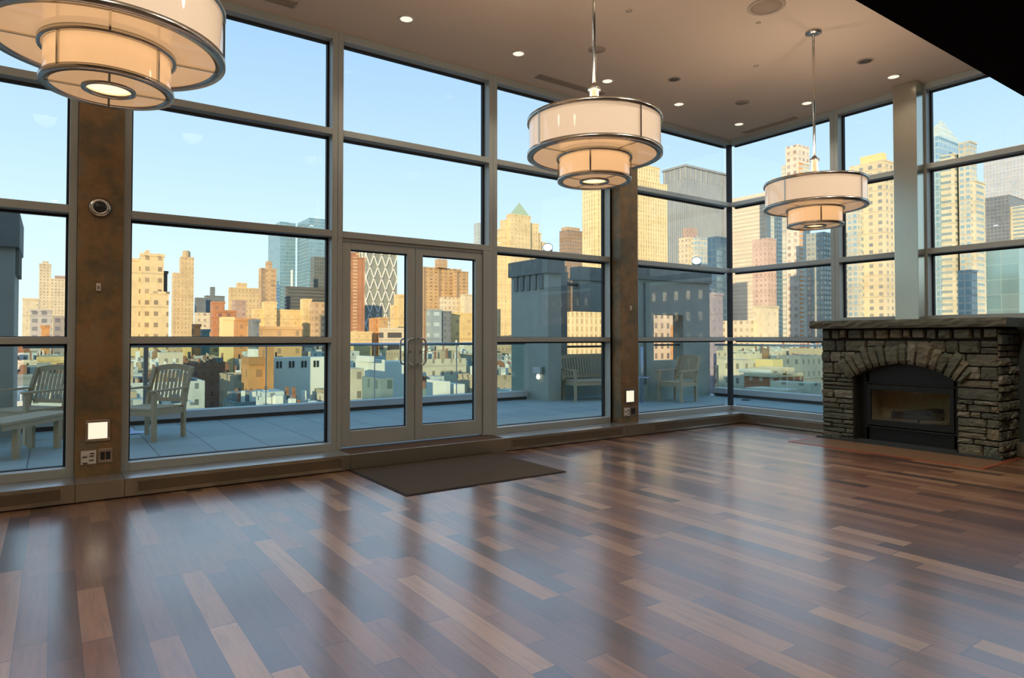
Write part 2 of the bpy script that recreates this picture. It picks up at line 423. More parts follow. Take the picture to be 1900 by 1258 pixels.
fac('whiteorange', (0.74, 0.68, 0.54), (0.36, 0.40, 0.40), 7.5, 3.3, 0.86, 0.55, vary=0.5, band=(30, 0.16, (0.80, 0.36, 0.14)))
fac('ragged', (0.80, 0.72, 0.60), (0.36, 0.26, 0.22), 5.0, 5.0, 0.5, 0.5, vary=0.5)
fac('palegrid', (0.62, 0.60, 0.60), (0.44, 0.52, 0.60), 3.4, 3.8, 0.72, 0.7, 0.15, 0.3, vary=0.5)
fac('darkgrid', (0.26, 0.27, 0.28), (0.14, 0.18, 0.22), 3.2, 3.6, 0.7, 0.6, 0.2, 0.3, vary=0.5)
fac('tealglass', (0.36, 0.50, 0.50), (0.26, 0.42, 0.44), 12, 12, 0.97, 0.97, 0.12, 0.5, vary=0.7)
fac('garage', (0.70, 0.60, 0.42), (0.06, 0.05, 0.05), 9.0, 5.0, 0.72, 0.45, vary=0.1)
fac('gable', (0.70, 0.78, 0.66), (0.50, 0.66, 0.68), 3.0, 3.5, 0.7, 0.7, 0.2, 0.3, vary=0.5)
fac('glasslat', (0.34, 0.36, 0.31), (0.24, 0.28, 0.27), 4.0, 4.0, 0.6, 0.6, 0.3, 0.1, vary=0.6)
fac('lilac', (0.34, 0.32, 0.36), (0.22, 0.21, 0.25), 3.0, 3.4, 0.45, 0.5)
F['pyramid'] = plain('green_copper_roof', (0.34, 0.46, 0.34), 0.7, 0, 0.1, 0.2)
F['bluegrey'] = facade('facade_bluegrey', (0.30, 0.38, 0.40), (0.55, 0.66, 0.66), 7, 6, 0.5, 0.35, vary=0.9)
F['blueflat'] = plain('blue_green_sheet', (0.10, 0.26, 0.28), 0.6)
F['yellowflat'] = plain('pale_yellow_panel', (0.74, 0.60, 0.30), 0.8, 0, 0.05, 0.3)
F['whiteflat'] = plain('white_roof_box', (0.75, 0.75, 0.70), 0.8, 0, 0.05, 0.3)
F['roofgrey'] = plain('grey_roof', (0.36, 0.27, 0.22), 0.8)
F['low_white'] = facade('facade_low_white', (0.62, 0.66, 0.64), (0.13, 0.15, 0.16), 2.7, 3.0, 0.26, 0.36, vary=0.2)
F['low_grey'] = facade('facade_low_grey', (0.30, 0.33, 0.33), (0.10, 0.12, 0.13), 2.3, 3.0, 0.30, 0.40, vary=0.3)
F['low_teal'] = facade('facade_low_teal', (0.24, 0.31, 0.31), (0.10, 0.13, 0.14), 2.5, 3.0, 0.28, 0.38, vary=0.3)
F['low_brick'] = facade('facade_low_brick', (0.34, 0.17, 0.11), (0.12, 0.09, 0.08), 2.1, 2.9, 0.32, 0.42, vary=0.3)
F['low_tan'] = facade('facade_low_tan', (0.56, 0.45, 0.32), (0.20, 0.16, 0.12), 2.4, 3.0, 0.3, 0.40, vary=0.3)
F['low_cream'] = facade('facade_low_cream', (0.72, 0.64, 0.50), (0.24, 0.20, 0.16), 2.6, 3.0, 0.28, 0.38, vary=0.3)
F['paired'] = facade('facade_paired', (0.66, 0.72, 0.72), (0.03, 0.035, 0.04), 1.55, 90, 0.5, 1.0, vary=0.0)
F['roof_teal'] = plain('teal_grey_roof_felt', (0.13, 0.165, 0.17), 0.9, 0, 0.35, 0.3)
F['roof_pale'] = plain('pale_roof_felt', (0.36, 0.40, 0.40), 0.9, 0, 0.3, 0.3)
F['brickwin'] = facade('facade_brickwin', (0.52, 0.21, 0.11), (0.62, 0.50, 0.38), 1.9, 3.2, 0.34, 0.5, vary=0.3)
F['tank_wood'] = plain('brown_water_tank', (0.24, 0.15, 0.09), 0.85)
M['ground'] = plain('city_street_ground', (0.10, 0.11, 0.11), 0.9, 0, 0.3, 0.05)
# ------------------------------------------------------------------ geometry helpers
class MB:
    def __init__(s):
        s.v = []; s.f = []; s.uv = []; s.tone = []; s.mi = []; s.smooth = []
        s.cur = 0
    def quad(s, pts, uv=None, tone=0.5, sm=False):
        i = len(s.v); s.v += [tuple(p) for p in pts]; s.f.append(tuple(range(i, i + len(pts))))
        s.uv.append(uv); s.tone.append(tone); s.mi.append(s.cur); s.smooth.append(sm)
    def box(s, x0, x1, y0, y1, z0, z1, tone=0.5):
        if x0 > x1: x0, x1 = x1, x0
        if y0 > y1: y0, y1 = y1, y0
        if z0 > z1: z0, z1 = z1, z0
        i = len(s.v)
        s.v += [(x0, y0, z0), (x1, y0, z0), (x1, y1, z0), (x0, y1, z0), (x0, y0, z1), (x1, y0, z1), (x1, y1, z1), (x0, y1, z1)]
        W, L = x1 - x0, y1 - y0
        def U(a, b): return [(a, z0), (b, z0), (b, z1), (a, z1)]
        fs = [((0, 3, 2, 1), None), ((4, 5, 6, 7), [(x0, y0), (x1, y0), (x1, y1), (x0, y1)]),
              ((0, 1, 5, 4), U(0, W)), ((1, 2, 6, 5), U(W, W + L)), ((2, 3, 7, 6), U(W + L, 2 * W + L)), ((3, 0, 4, 7), U(-L, 0))]
        for f, u in fs:
            s.f.append(tuple(i + k for k in f)); s.uv.append(u); s.tone.append(tone); s.mi.append(s.cur); s.smooth.append(False)
        return s
    def bar(s, a, b, wx, wy, up=(0, 0, 1), tone=0.5):
        a = Vector(a); b = Vector(b); d = (b - a).normalized(); u = Vector(up)
        if abs(d.dot(u)) > 0.98: u = Vector((0, 1, 0))
        p = d.cross(u).normalized(); q = p.cross(d).normalized()
        i = len(s.v)
        for c in (a, b):
            for sx, sy in ((-1, -1), (1, -1), (1, 1), (-1, 1)):
                s.v.append(tuple(c + p * wx / 2 * sx + q * wy / 2 * sy))
        for f in ((3, 2, 1, 0), (4, 5, 6, 7), (0, 1, 5, 4), (1, 2, 6, 5), (2, 3, 7, 6), (3, 0, 4, 7)):
            s.f.append(tuple(i + k for k in f)); s.uv.append(None); s.tone.append(tone); s.mi.append(s.cur); s.smooth.append(False)
        return s
    def lathe(s, prof, cx=0, cy=0, n=40, closed=False, sm=True):
        """prof: (r, z) pairs revolved about the vertical axis"""
        m = len(prof); i = len(s.v)
        for k in range(n):
            a = 2 * math.pi * k / n
            for r, z in prof: s.v.append((cx + r * math.cos(a), cy + r * math.sin(a), z))
        last = m if closed else m - 1
        for k in range(n):
            k2 = (k + 1) % n
            for j in range(last):
                j2 = (j + 1) % m
                s.f.append((i + k * m + j, i + k2 * m + j, i + k2 * m + j2, i + k * m + j2))
                s.uv.append(None); s.tone.append(0.5); s.mi.append(s.cur); s.smooth.append(sm)
        return s
    def tube(s, pts, r, n=10):
        pts = [Vector(p) for p in pts]; i0 = len(s.v); ref = None
        for k, p in enumerate(pts):
            d = (pts[min(k + 1, len(pts) - 1)] - pts[max(k - 1, 0)]).normalized()
            if ref is None:
                ref = d.orthogonal().normalized()
            else:
                ref = (ref - d * ref.dot(d)).normalized()
            q = d.cross(ref)
            for j in range(n):
                a = 2 * math.pi * j / n
                s.v.append(tuple(p + ref * r * math.cos(a) + q * r * math.sin(a)))
        for k in range(len(pts) - 1):
            for j in range(n):
                j2 = (j + 1) % n
                s.f.append((i0 + k * n + j, i0 + k * n + j2, i0 + (k + 1) * n + j2, i0 + (k + 1) * n + j))
                s.uv.append(None); s.tone.append(0.5); s.mi.append(s.cur); s.smooth.append(True)
        for base, rev in ((i0, True), (i0 + (len(pts) - 1) * n, False)):
            f = tuple(base + j for j in range(n))
            s.f.append(f[::-1] if rev else f); s.uv.append(None); s.tone.append(0.5); s.mi.append(s.cur); s.smooth.append(False)
        return s
    def build(s, name, mats, parent=None, bevel=0.0, loc=None):
        me = D.meshes.new(name)
        me.from_pydata(s.v, [], s.f)
        if not isinstance(mats, (list, tuple)): mats = [mats]
        for m in mats: me.materials.append(m)
        me.polygons.foreach_set('material_index', s.mi)
        me.polygons.foreach_set('use_smooth', s.smooth)
        if any(u is not None for u in s.uv):
            ul = me.uv_layers.new(name='UVMap')
            for p, u in zip(me.polygons, s.uv):
                if u is None: continue
                for k, li in enumerate(p.loop_indices): ul.data[li].uv = u[k]
        if len(set(s.tone)) > 1:
            at = me.attributes.new('tone', 'FLOAT', 'FACE')
            at.data.foreach_set('value', s.tone)
        me.update()
        o = D.objects.new(name, me)
        col.objects.link(o)
        if parent is not None: o.parent = parent
        if loc is not None: o.location = loc
        if bevel > 0:
            bv = o.modifiers.new('bevel', 'BEVEL'); bv.width = bevel; bv.segments = 2; bv.limit_method = 'ANGLE'
        return o

def tag(o, label=None, cat=None, group=None, kind=None):
    if label: o['label'] = label
    if cat: o['category'] = cat
    if group: o['group'] = group
    if kind: o['kind'] = kind
    return o
def empty(name, loc=(0, 0, 0), rz=0.0):
    o = D.objects.new(name, None); o.empty_display_size = 0.1
    o.location = loc; o.rotation_euler = (0, 0, rz); col.objects.link(o)
    return o
def kids(o): return [c for c in D.objects if c.parent == o]
def copy_tree(o, parent=None):
    c = o.copy(); col.objects.link(c)
    if parent is not None: c.parent = parent
    for ch in KIDS.get(o.name, []): copy_tree(ch, c)
    return c
KIDS = {}
def remember(o):
    KIDS[o.name] = kids(o)
    for c in KIDS[o.name]: remember(c)

def struct(name, mb, mat, label=None, bevel=0.0, parent=None):
    o = mb.build(name, mat, parent, bevel)
    if parent is None: tag(o, label, None, kind='structure')
    return o

YF, XF = 0.36, 0.22       # inner faces of the two glazed walls
DP = 0.12                 # frame depth to the glass
ZC = 4.80                 # ceiling

# ------------------------------------------------------------------ room shell
struct('floor', MB().box(-12.5, 0.45, -10, 0.50, -0.12, 0.0), M['floor'], 'polished floor of mixed red, brown and tan wood planks')
struct('ceiling', MB().box(-12.5, 0.60, -10, 0.75, ZC, ZC + 0.25), M['ceiling'], 'flat warm beige ceiling with recessed lights')
struct('wall_left', MB().box(-12.7, -12.5, -10, 0.75, -0.12, ZC), M['wall_paint'], 'plain left side wall outside the view')
struct('wall_back', MB().box(-12.7, 0.6, -10.2, -10, -0.12, ZC), M['wall_paint'], 'plain back wall behind the camera')
kw = MB().box(XF, XF + 0.28, -10, -1.60, 0, 1.625).box(XF, XF + 0.28, -10, -5.0, 1.625, ZC)
struct('wall_right', kw, M['knee_wall'], 'dark wall under the right windows, behind the stone fireplace')
struct('trim_1', MB().box(-12.5, XF - 0.001, -7.7, -5.07, 3.0, ZC - 0.001), M['black'], 'black dropped soffit cutting across the upper right corner of the ceiling')

# ---------------------------------------------- glazed walls
class Wall:
    """plan axes of a glazed wall: a runs along it, d outward"""
    def __init__(s, axis): s.axis = axis
    def box(s, mb, a0, a1, d0, d1, z0, z1):
        if s.axis == 'L': mb.box(a0, a1, YF + d0, YF + d1, z0, z1)
        else: mb.box(XF + d0, XF + d1, a0, a1, z0, z1)
WL, WR = Wall('L'), Wall('R')
MW = 0.062
def bay(name, W, a0, a1, zs, label, jl=True, jr=True, jw=MW, top=4.715, bot=0.165, both=0.08):
    """one glazed bay: zs are rail positions (z0, z1) between bottom and head"""
    root = empty(name, ((a0 + a1) / 2, YF, bot) if W.axis == 'L' else (XF, (a0 + a1) / 2, bot))
    tag(root, label, None, kind='structure')
    fr = MB(); gk = MB()
    if jl: W.box(fr, a0, a0 + jw, 0, DP, bot, ZC)
    if jr: W.box(fr, a1 - jw, a1, 0, DP, bot, ZC)
    i0 = a0 + (jw if jl else 0); i1 = a1 - (jw if jr else 0)
    W.box(fr, i0, i1, 0, DP, top, ZC)
    W.box(fr, i0, i1, 0, DP, bot, bot + both)
    for z0, z1 in zs: W.box(fr, i0, i1, 0.0, DP, z0, z1)
    g = 0.02
    W.box(gk, a0, i0 + g, DP + 0.001, DP + 0.05, bot, ZC) if jl else None
    W.box(gk, i1 - g, a1, DP + 0.001, DP + 0.05, bot, ZC) if jr else None
    for z0, z1 in [(bot, bot + both)] + list(zs) + [(top, ZC)]:
        W.box(gk, i0, i1, DP + 0.001, DP + 0.05, z0 - (g if z0 > bot else 0), z1 + (0.006 if z1 < ZC else 0))
    sh = Vector(root.location)
    for mb in (fr, gk): mb.v = [tuple(Vector(v) - sh) for v in mb.v]
    fr.build('window_frame', M['frame'], root, 0.004)
    gk.build('gasket', M['gasket'], root)
    edges = [bot + both] + [z for p in zs for z in p] + [top]
    for k in range(0, len(edges), 2):
        p = MB(); W.box(p, i0 - 0.01, i1 + 0.01, DP + 0.018, DP + 0.026, edges[k] - 0.01, edges[k + 1] + 0.01)
        p.v = [tuple(Vector(v) - sh) for v in p.v]
        p.build('glass_pane', M['glass'], root)
    return root
T1 = (3.645, 3.715); T2 = (2.512, 2.585); T3 = (1.345, 1.407)
bay('window_1', WL, -12.5, -9.10, (T3, T2, T1), 'glazed bay at the far left edge, left of the brown column')
bay('window_2', WL, -8.745, -6.706, (T3, T2, T1), 'large glazed bay between the brown column and the glass doors', jr=True)
bay('window_3', WL, -6.704, -4.646, (T1,), 'two tall panes above the double glass doors', bot=2.512, both=0.073)
bay('window_4', WL, -4.644, -2.535, (T3, T2, T1), 'glazed bay right of the doors, looking at the terrace pier')
bay('window_5', WL, -2.20, XF, (T3, T2, T1), 'glazed bay between the right brown column and the room corner', jl=False, jr=False)
bay('window_6', WR, -1.462, YF, (T3, T2, T1), 'glazed bay of the right wall nearest the room corner', jr=False)
bay('window_7', WR, -2.44, -1.464, (T2, T1), 'narrow glazed bay between second mullion and steel column above the mantel', jl=False, bot=1.62, both=0.075)
bay('window_8', WR, -5.0, -2.66, (T2, T1), 'rightmost glazed bay above the mantel, right of the steel column', bot=1.62, both=0.075)

# small filler strip between window_4 and the right column
struct('trim_2', MB().box(-2.600, -2.20, YF - 0.0, YF + DP, 0.165, ZC), M['frame'], 'aluminium strip behind the right brown column')
# corner post outside
struct('trim_3', MB().box(XF + 0.055, XF + DP - 0.005, YF + 0.045, YF + DP, 0.165, ZC), M['gasket'], 'dark corner post where the two glazed walls meet')
struct('trim_4', MB().box(XF, XF + DP, -2.66, -2.44, 1.62, ZC), M['frame'], 'aluminium strip behind the steel column')

# ---------------------------------------------- double doors
def door(name, x0, x1, handle_x, edge_x, label):
    y0 = YF + 0.02; z0, z1 = 0.185, 2.468
    root = empty(name, ((x0 + x1) / 2, y0, z0)); tag(root, label, None, kind='structure')
    st = 0.098
    f = MB()
    f.box(x0, x0 + st, y0, y0 + 0.05, z0, z1).box(x1 - st, x1, y0, y0 + 0.05, z0, z1)
    f.box(x0 + st, x1 - st, y0, y0 + 0.05, z1 - 0.078, z1).box(x0 + st, x1 - st, y0, y0 + 0.05, z0, z0 + 0.175)
    g = MB()
    for a, b in ((x0 + st - 0.004, x0 + st + 0.012), (x1 - st - 0.012, x1 - st + 0.004)):
        g.box(a, b, y0 + 0.051, y0 + 0.062, z0 + 0.17, z1 - 0.07)
    g.box(x0 + st, x1 - st, y0 + 0.051, y0 + 0.062, z1 - 0.092, z1 - 0.07).box(x0 + st, x1 - st, y0 + 0.051, y0 + 0.062, z0 + 0.165, z0 + 0.185)
    p = MB().box(x0 + st - 0.01, x1 - st + 0.01, y0 + 0.024, y0 + 0.032, z0 + 0.165, z1 - 0.07)
    hs = []
    for sgn, ya in ((-1, y0), (1, y0 + 0.05)):
        h = MB(); za, zb = 1.085, 1.39; yo = ya + sgn * 0.075; dx = 1 if edge_x > handle_x else -1
        pts = [(edge_x, ya - sgn * 0.004, zb), (edge_x, ya + sgn * 0.05, zb)]
        for q in range(0, 5):
            a = q / 4 * math.pi / 2
            pts.append((handle_x + dx * 0.045 * (1 - math.sin(a)), yo, zb - 0.045 * (1 - math.cos(a))))
        for q in range(0, 5):
            a = q / 4 * math.pi / 2
            pts.append((handle_x + dx * 0.045 * (1 - math.cos(a)), yo, za + 0.045 * (1 - math.sin(a))))
        pts += [(edge_x, ya + sgn * 0.05, za), (edge_x, ya - sgn * 0.004, za)]
        h.tube(pts, 0.011, 12); hs.append(h)
    lk = MB(); cx = (handle_x + edge_x) / 2
    lk.v = []; lk.tube([(edge_x + (-0.03 if edge_x < -5.74 else 0.03), y0 + 0.002, 1.235), (edge_x + (-0.03 if edge_x < -5.74 else 0.03), y0 - 0.008, 1.235)], 0.014, 16)
    sh = Vector(root.location)
    for mb in [f, g, p, lk] + hs: mb.v = [tuple(Vector(v) - sh) for v in mb.v]
    f.build('door_frame', M['frame_light'], root, 0.003)
    g.build('gasket', M['gasket'], root)
    p.build('glass_pane', M['glass'], root)
    for h in hs: h.build('door_handle', M['chrome'], root)
    lk.build('lock_cylinder', M['chrome'], root)
door('door_1', -6.640, -5.748, -5.872, -5.782, 'left leaf of the double glass doors in grey aluminium frames')
door('door_2', -5.740, -4.800, -5.640, -5.706, 'right leaf of the double glass doors in grey aluminium frames')
df = MB()
df.box(-6.704, -6.648, YF, YF + DP, 0.165, 2.512).box(-4.792, -4.646, YF, YF + DP, 0.165, 2.512).box(-6.648, -4.792, YF + 0.02, YF + DP, 2.476, 2.512)
struct('trim_5', df, M['frame'], 'grey aluminium frame around the double doors', 0.003)

# ---------------------------------------------- steel covers along the window walls
HB = 0.165
def cover(name, W, a0, a1, joints, label, skip=()):
    root = empty(name, ((a0 + a1) / 2, 0, 0) if W.axis == 'L' else (0, (a0 + a1) / 2, 0)); tag(root, label, None, kind='structure')
    sh = Vector(root.location)
    def bx(mb, s0, s1, d0, d1, z0, z1):
        if W.axis == 'L': mb.box(s0, s1, d0, d1, z0, z1)
        else: mb.box(d0, d1, s0, s1, z0, z1)
    lim = YF if W.axis == 'L' else XF
    js = [a0] + list(joints) + [a1]
    for k in range(len(js) - 1):
        s0, s1 = js[k] + 0.002, js[k + 1] - 0.002
        c = MB(); c.cur = 0
        bx(c, s0, s1, 0.0, 0.014, 0.012, HB - 0.004)
        t = MB(); bx(t, s0, s1, -0.004, lim, HB - 0.004, HB + 0.002)
        parts = [('cover_panel', c, M['steel_base']), ('sill_plate', t, M['steel_cap'])]
        if s1 - s0 > 0.6:
            g = MB(); bx(g, s0 + 0.10, s1 - 0.10, -0.003, 0.001, 0.045, HB - 0.03); parts.append(('vent_grille', g, M['grille']))
            fr = MB()
            bx(fr, s0 + 0.09, s1 - 0.09, -0.005, 0.001, 0.035, 0.045); bx(fr, s0 + 0.09, s1 - 0.09, -0.005, 0.001, HB - 0.03, HB - 0.022)
            bx(fr, s0 + 0.09, s0 + 0.10, -0.005, 0.001, 0.045, HB - 0.03); bx(fr, s1 - 0.10, s1 - 0.09, -0.005, 0.001, 0.045, HB - 0.03)
            parts.append(('grille_rim', fr, M['steel_base']))
        for n, mb, m in parts:
            mb.v = [tuple(Vector(v) - sh) for v in mb.v]; mb.build(n, m, root)
    b = MB(); bx(b, a0, a1, 0.014, lim, 0.0, HB - 0.005); b.v = [tuple(Vector(v) - sh) for v in b.v]
    b.build('core', M['gasket'], root)
    return root
cover('baseboard_left', WL, -12.5, -6.680, (-9.10, -8.74), 'low brushed steel cover with grilles under the windows left of the door step')
cover('baseboard_left_far', WL, -4.70, XF, (-2.62, -2.15), 'low brushed steel cover with grilles between the door step and the corner')
cover('baseboard_right', WR, -1.60, -0.002, (-0.25,), 'low steel cover under the right wall window beside the fireplace')
cover('baseboard_right_near', WR, -9.9, -3.74, (-5.5,), 'dark steel box at floor level right of the fireplace')

st = empty('door_step', (-5.69, 0, 0)); tag(st, 'low steel-fronted step with brown carpet top in front of the double doors', 'step')
MB().box(-0.988, 0.988, -0.004, 0.012, 0.0, 0.165).build('riser', M['steel_base'], st, 0.002)
MB().box(-0.988, 0.988, 0.012, YF + 0.12, 0.0, 0.160).build('carpet_top', M['step_carpet'], st)
MB().box(-0.988, 0.988, -0.006, 0.014, 0.163, 0.170).build('nosing', M['steel_cap'], st, 0.002)

mt = empty('door_mat', (-5.785, -0.69, 0)); tag(mt, 'large dark brown rectangular door mat on the wood floor before the glass doors', 'mat')
MB().box(-0.895, 0.895, -0.655, 0.655, 0.0, 0.011).build('mat_pile', M['mat'], mt)
MB().box(-0.915, 0.915, -0.675, -0.655, 0, 0.007).box(-0.915, 0.915, 0.655, 0.67, 0, 0.007).box(-0.915, -0.895, -0.655, 0.655, 0, 0.007).box(0.895, 0.915, -0.655, 0.655, 0, 0.007).build('rubber_edge', M['mat_edge'], mt)

# ---------------------------------------------- columns
c = MB().box(-9.098, -8.746, 0.30, 0.58, HB, ZC)
tag(c.build('column', M['bronze'], None, 0.004), 'wide mottled brown bronze column near the left edge, under the big pendant lamp', 'column')
c = MB().box(-2.56, -2.205, 0.18, 0.52, HB, ZC)
tag(c.build('column', M['bronze'], None, 0.004), 'brown bronze column left of the room corner, behind the middle pendant lamp', 'column')
c = MB().box(0.0, XF + 0.20, -2.70, -2.405, 1.60, ZC)
tag(c.build('steel_column', M['steel_col'], None, 0.004), 'brushed stainless steel column rising from the fireplace mantel to the ceiling', 'column')

# things on the columns
def camera_dome(x, y, z, label):
    r = empty('security_camera', (x, y, z)); tag(r, label, 'camera')
    def rot(mb): mb.v = [(v[0], -v[2], v[1]) for v in mb.v]; return mb
    rot(MB().lathe([(0.0, 0.0), (0.082, 0.0), (0.088, 0.018), (0.060, 0.036), (0.050, 0.030), (0.0, 0.030)], n=36)).build('housing', M['chrome'], r)
    prof = [(0.052 * math.cos(a), 0.028 + 0.036 * math.sin(a)) for a in [k * math.pi / 16 for k in range(9)]]
    rot(MB().lathe(prof, n=30)).build('smoked_dome', M['dark_plastic'], r)
camera_dome(-8.933, 0.30, 2.575, 'small round chrome dome camera with dark dome on the left brown column')
def wall_sensor(x, y, z, label, w=0.030, h=0.045):
    r = empty('wall_sensor', (x, y, z)); tag(r, label, 'sensor')
    MB().box(-w / 2, w / 2, -0.018, 0, -h / 2, h / 2).build('sensor_body', M['white_plastic'], r, 0.003)
    MB().box(-w / 4, w / 4, -0.021, -0.0175, -h / 4, h / 6).build('sensor_eye', M['chrome'], r)
wall_sensor(-8.937, 0.30, 1.855, 'tiny white sensor on the left brown column below the dome camera', 0.036, 0.070)
wall_sensor(-2.370, 0.18, 1.83, 'tiny white sensor halfway up the right brown column', 0.030, 0.065)
def step_light(x, y, z, w, h, label):
    r = empty('step_light', (x, y, z)); tag(r, label, 'wall light')
    b = 0.022
    MB().box(-w / 2, w / 2, -0.012, 0, h / 2 - b, h / 2).box(-w / 2, w / 2, -0.012, 0, -h / 2, -h / 2 + b).box(-w / 2, -w / 2 + b, -0.012, 0, -h / 2 + b, h / 2 - b).box(w / 2 - b, w / 2, -0.012, 0, -h / 2 + b, h / 2 - b).build('light_frame', M['chrome'], r, 0.002)
    MB().box(-w / 2 + b, w / 2 - b, -0.005, 0, -h / 2 + b, h / 2 - b).build('lit_lens', M['step_lens'], r)
step_light(-8.928, 0.30, 0.570, 0.190, 0.188, 'lit square step light in a steel frame low on the left brown column')
step_light(-2.385, 0.18, 0.550, 0.20, 0.205, 'lit square step light low on the right brown column')
def outlet_plate(x, y, z, label):
    r = empty('socket_plate', (x, y, z)); tag(r, label, 'outlet')
    MB().box(-0.058, 0.058, -0.007, 0, -0.060, 0.060).build('plate', M['white_plastic'], r, 0.002)
    for k, (a, b, m) in enumerate(((-0.028, 0.026, 'white_plastic'), (0.026, 0.034, 'dark_plastic'), (0.026, 0.012, 'dark_plastic'), (-0.028, 0.006, 'dark_plastic'), (-0.026, -0.034, 'white_plastic'), (0.022, -0.026, 'dark_plastic'), (-0.024, -0.050, 'dark_plastic'))):
        s_ = (0.020, 0.010) if k in (0, 4) else (0.017, 0.004)
        MB().box(a - s_[0], a + s_[0], -0.010, -0.0068, b - s_[1], b + s_[1]).build('socket', M[m], r)
def switch_plate(x, y, z, label):
    r = empty('blank_port_plate', (x, y, z)); tag(r, label, 'outlet')
    MB().box(-0.056, 0.056, -0.007, 0, -0.062, 0.062).build('plate', M['chrome'], r, 0.002)
    for a in (-0.021, 0.021): MB().box(a - 0.017, a + 0.017, -0.010, -0.0068, -0.036, 0.034).build('port', M['dark_plastic'], r)
outlet_plate(-8.996, 0.30, 0.335, 'pale socket plate with several sockets at the foot of the left brown column')
switch_plate(-8.868, 0.30, 0.342, 'steel plate with two black ports at the foot of the left brown column')
outlet_plate(-2.447, 0.18, 0.325, 'pale socket plate at the foot of the right brown column')
switch_plate(-2.320, 0.18, 0.330, 'steel plate with two black ports at the foot of the right brown column')

# ---------------------------------------------- pendants
PR, pr = 0.527, 0.286
ZT, ZB, ZS = 3.119, 2.825, 2.630
def make_pendant():
    r = empty('pendant_lamp', (0, 0, 0))
    S = 'shade_up'
    def band(name, R_, z0, z1, w=0.020):
        MB().lathe([(R_ - w, z0), (R_ + 0.004, z0), (R_ + 0.004, z1), (R_ - w, z1)], n=72, closed=True).build(name, M['chrome'], r)
    MB().lathe([(PR - 0.012, ZB + 0.002), (PR - 0.012, ZT)], n=72).build('upper_shade', M['shade_up'], r)
    MB().lathe([(pr - 0.012, ZS + 0.002), (pr - 0.012, ZB)], n=60).build('lower_shade', M['shade_low'], r)
    band('top_ring', PR, ZT - 0.032, ZT)
    band('middle_ring', PR, ZB, ZB + 0.032, 0.045)
    band('lower_ring', pr, ZS, ZS + 0.024, 0.036)
    MB().lathe([(pr + 0.012, ZB - 0.020), (pr + 0.012, ZB + 0.006), (pr - 0.012, ZB + 0.006), (pr - 0.012, ZB - 0.020)], n=60, closed=True).build('collar_ring', M['chrome'], r)
    MB().lathe([(pr, ZB + 0.008), (PR - 0.02, ZB + 0.008)], n=72).build('upper_diffuser', M['shade_under'], r)
    MB().lathe([(0.115, ZS + 0.008), (pr - 0.02, ZS + 0.008)], n=60).build('lower_diffuser', M['shade_under'], r)
    MB().lathe([(0.098, ZS - 0.004), (0.118, ZS - 0.004), (0.118, ZS + 0.03), (0.098, ZS + 0.03)], n=40, closed=True).build('lens_ring', M['chrome'], r)
    lp = [(0.0, ZS + 0.022), (0.022, ZS + 0.018), (0.026, ZS + 0.024), (0.048, ZS + 0.018), (0.052, ZS + 0.024), (0.074, ZS + 0.018), (0.078, ZS + 0.024), (0.098, ZS + 0.018)]
    MB().lathe(lp, n=40).build('lens', M['lens'], r)
    a0 = R(-3)
    for k in range(4):
        a = a0 + k * math.pi / 2; ca, sa = math.cos(a), math.sin(a)
        MB().bar((PR * ca, PR * sa, ZB + 0.03), (PR * ca, PR * sa, ZT - 0.03), 0.012, 0.010, up=(ca, sa, 0)).build('upper_strut', M['chrome'], r)
        a = a0 + R(45) + k * math.pi / 2; ca, sa = math.cos(a), math.sin(a)
        MB().bar((pr * ca, pr * sa, ZS + 0.02), (pr * ca, pr * sa, ZB - 0.02), 0.012, 0.010, up=(ca, sa, 0)).build('lower_strut', M['chrome'], r)
        a = a0 + k * math.pi / 2; ca, sa = math.cos(a), math.sin(a)
        MB().bar((pr * ca, pr * sa, ZB + 0.002), ((PR - 0.03) * ca, (PR - 0.03) * sa, ZB + 0.002), 0.010, 0.008).build('spoke', M['chrome'], r)
        MB().bar((0.115 * ca, 0.115 * sa, ZS + 0.002), ((pr - 0.02) * ca, (pr - 0.02) * sa, ZS + 0.002), 0.010, 0.008).build('lower_spoke', M['chrome'], r)
        MB().bar((0.03 * ca, 0.03 * sa, ZT - 0.01), ((PR - 0.01) * ca, (PR - 0.01) * sa, ZT - 0.01), 0.012, 0.010).build('top_spoke', M['chrome'], r)
    MB().lathe([(0.0, ZT - 0.02), (0.036, ZT - 0.02), (0.036, ZT + 0.235), (0.050, ZT + 0.235), (0.050, ZT + 0.262), (0.026, ZT + 0.265), (0.026, ZT + 0.285), (0.0, ZT + 0.285)], n=28).build('sleeve', M['chrome'], r)
    MB().tube([(0, 0, ZT + 0.26), (0, 0, ZC - 0.02)], 0.0135, 14).build('rod', M['chrome'], r)
    MB().lathe([(0.0, ZC), (0.085, ZC), (0.085, ZC - 0.022), (0.03, ZC - 0.034), (0.0, ZC - 0.034)], n=36).build('ceiling_canopy', M['chrome'], r)
    return r
nlt = 0
PEND = [(-2.385, -2.669, 'farthest two-tier drum pendant lamp, hanging near the right windows and fireplace'),
        (-5.779, -2.810, 'middle two-tier drum pendant lamp, hanging before the window right of the doors'),
        (-9.052, -2.849, 'nearest and largest-looking two-tier drum pendant lamp, cut by the top left edge')]
pd = make_pendant(); bpy.context.view_layer.update(); remember(pd)
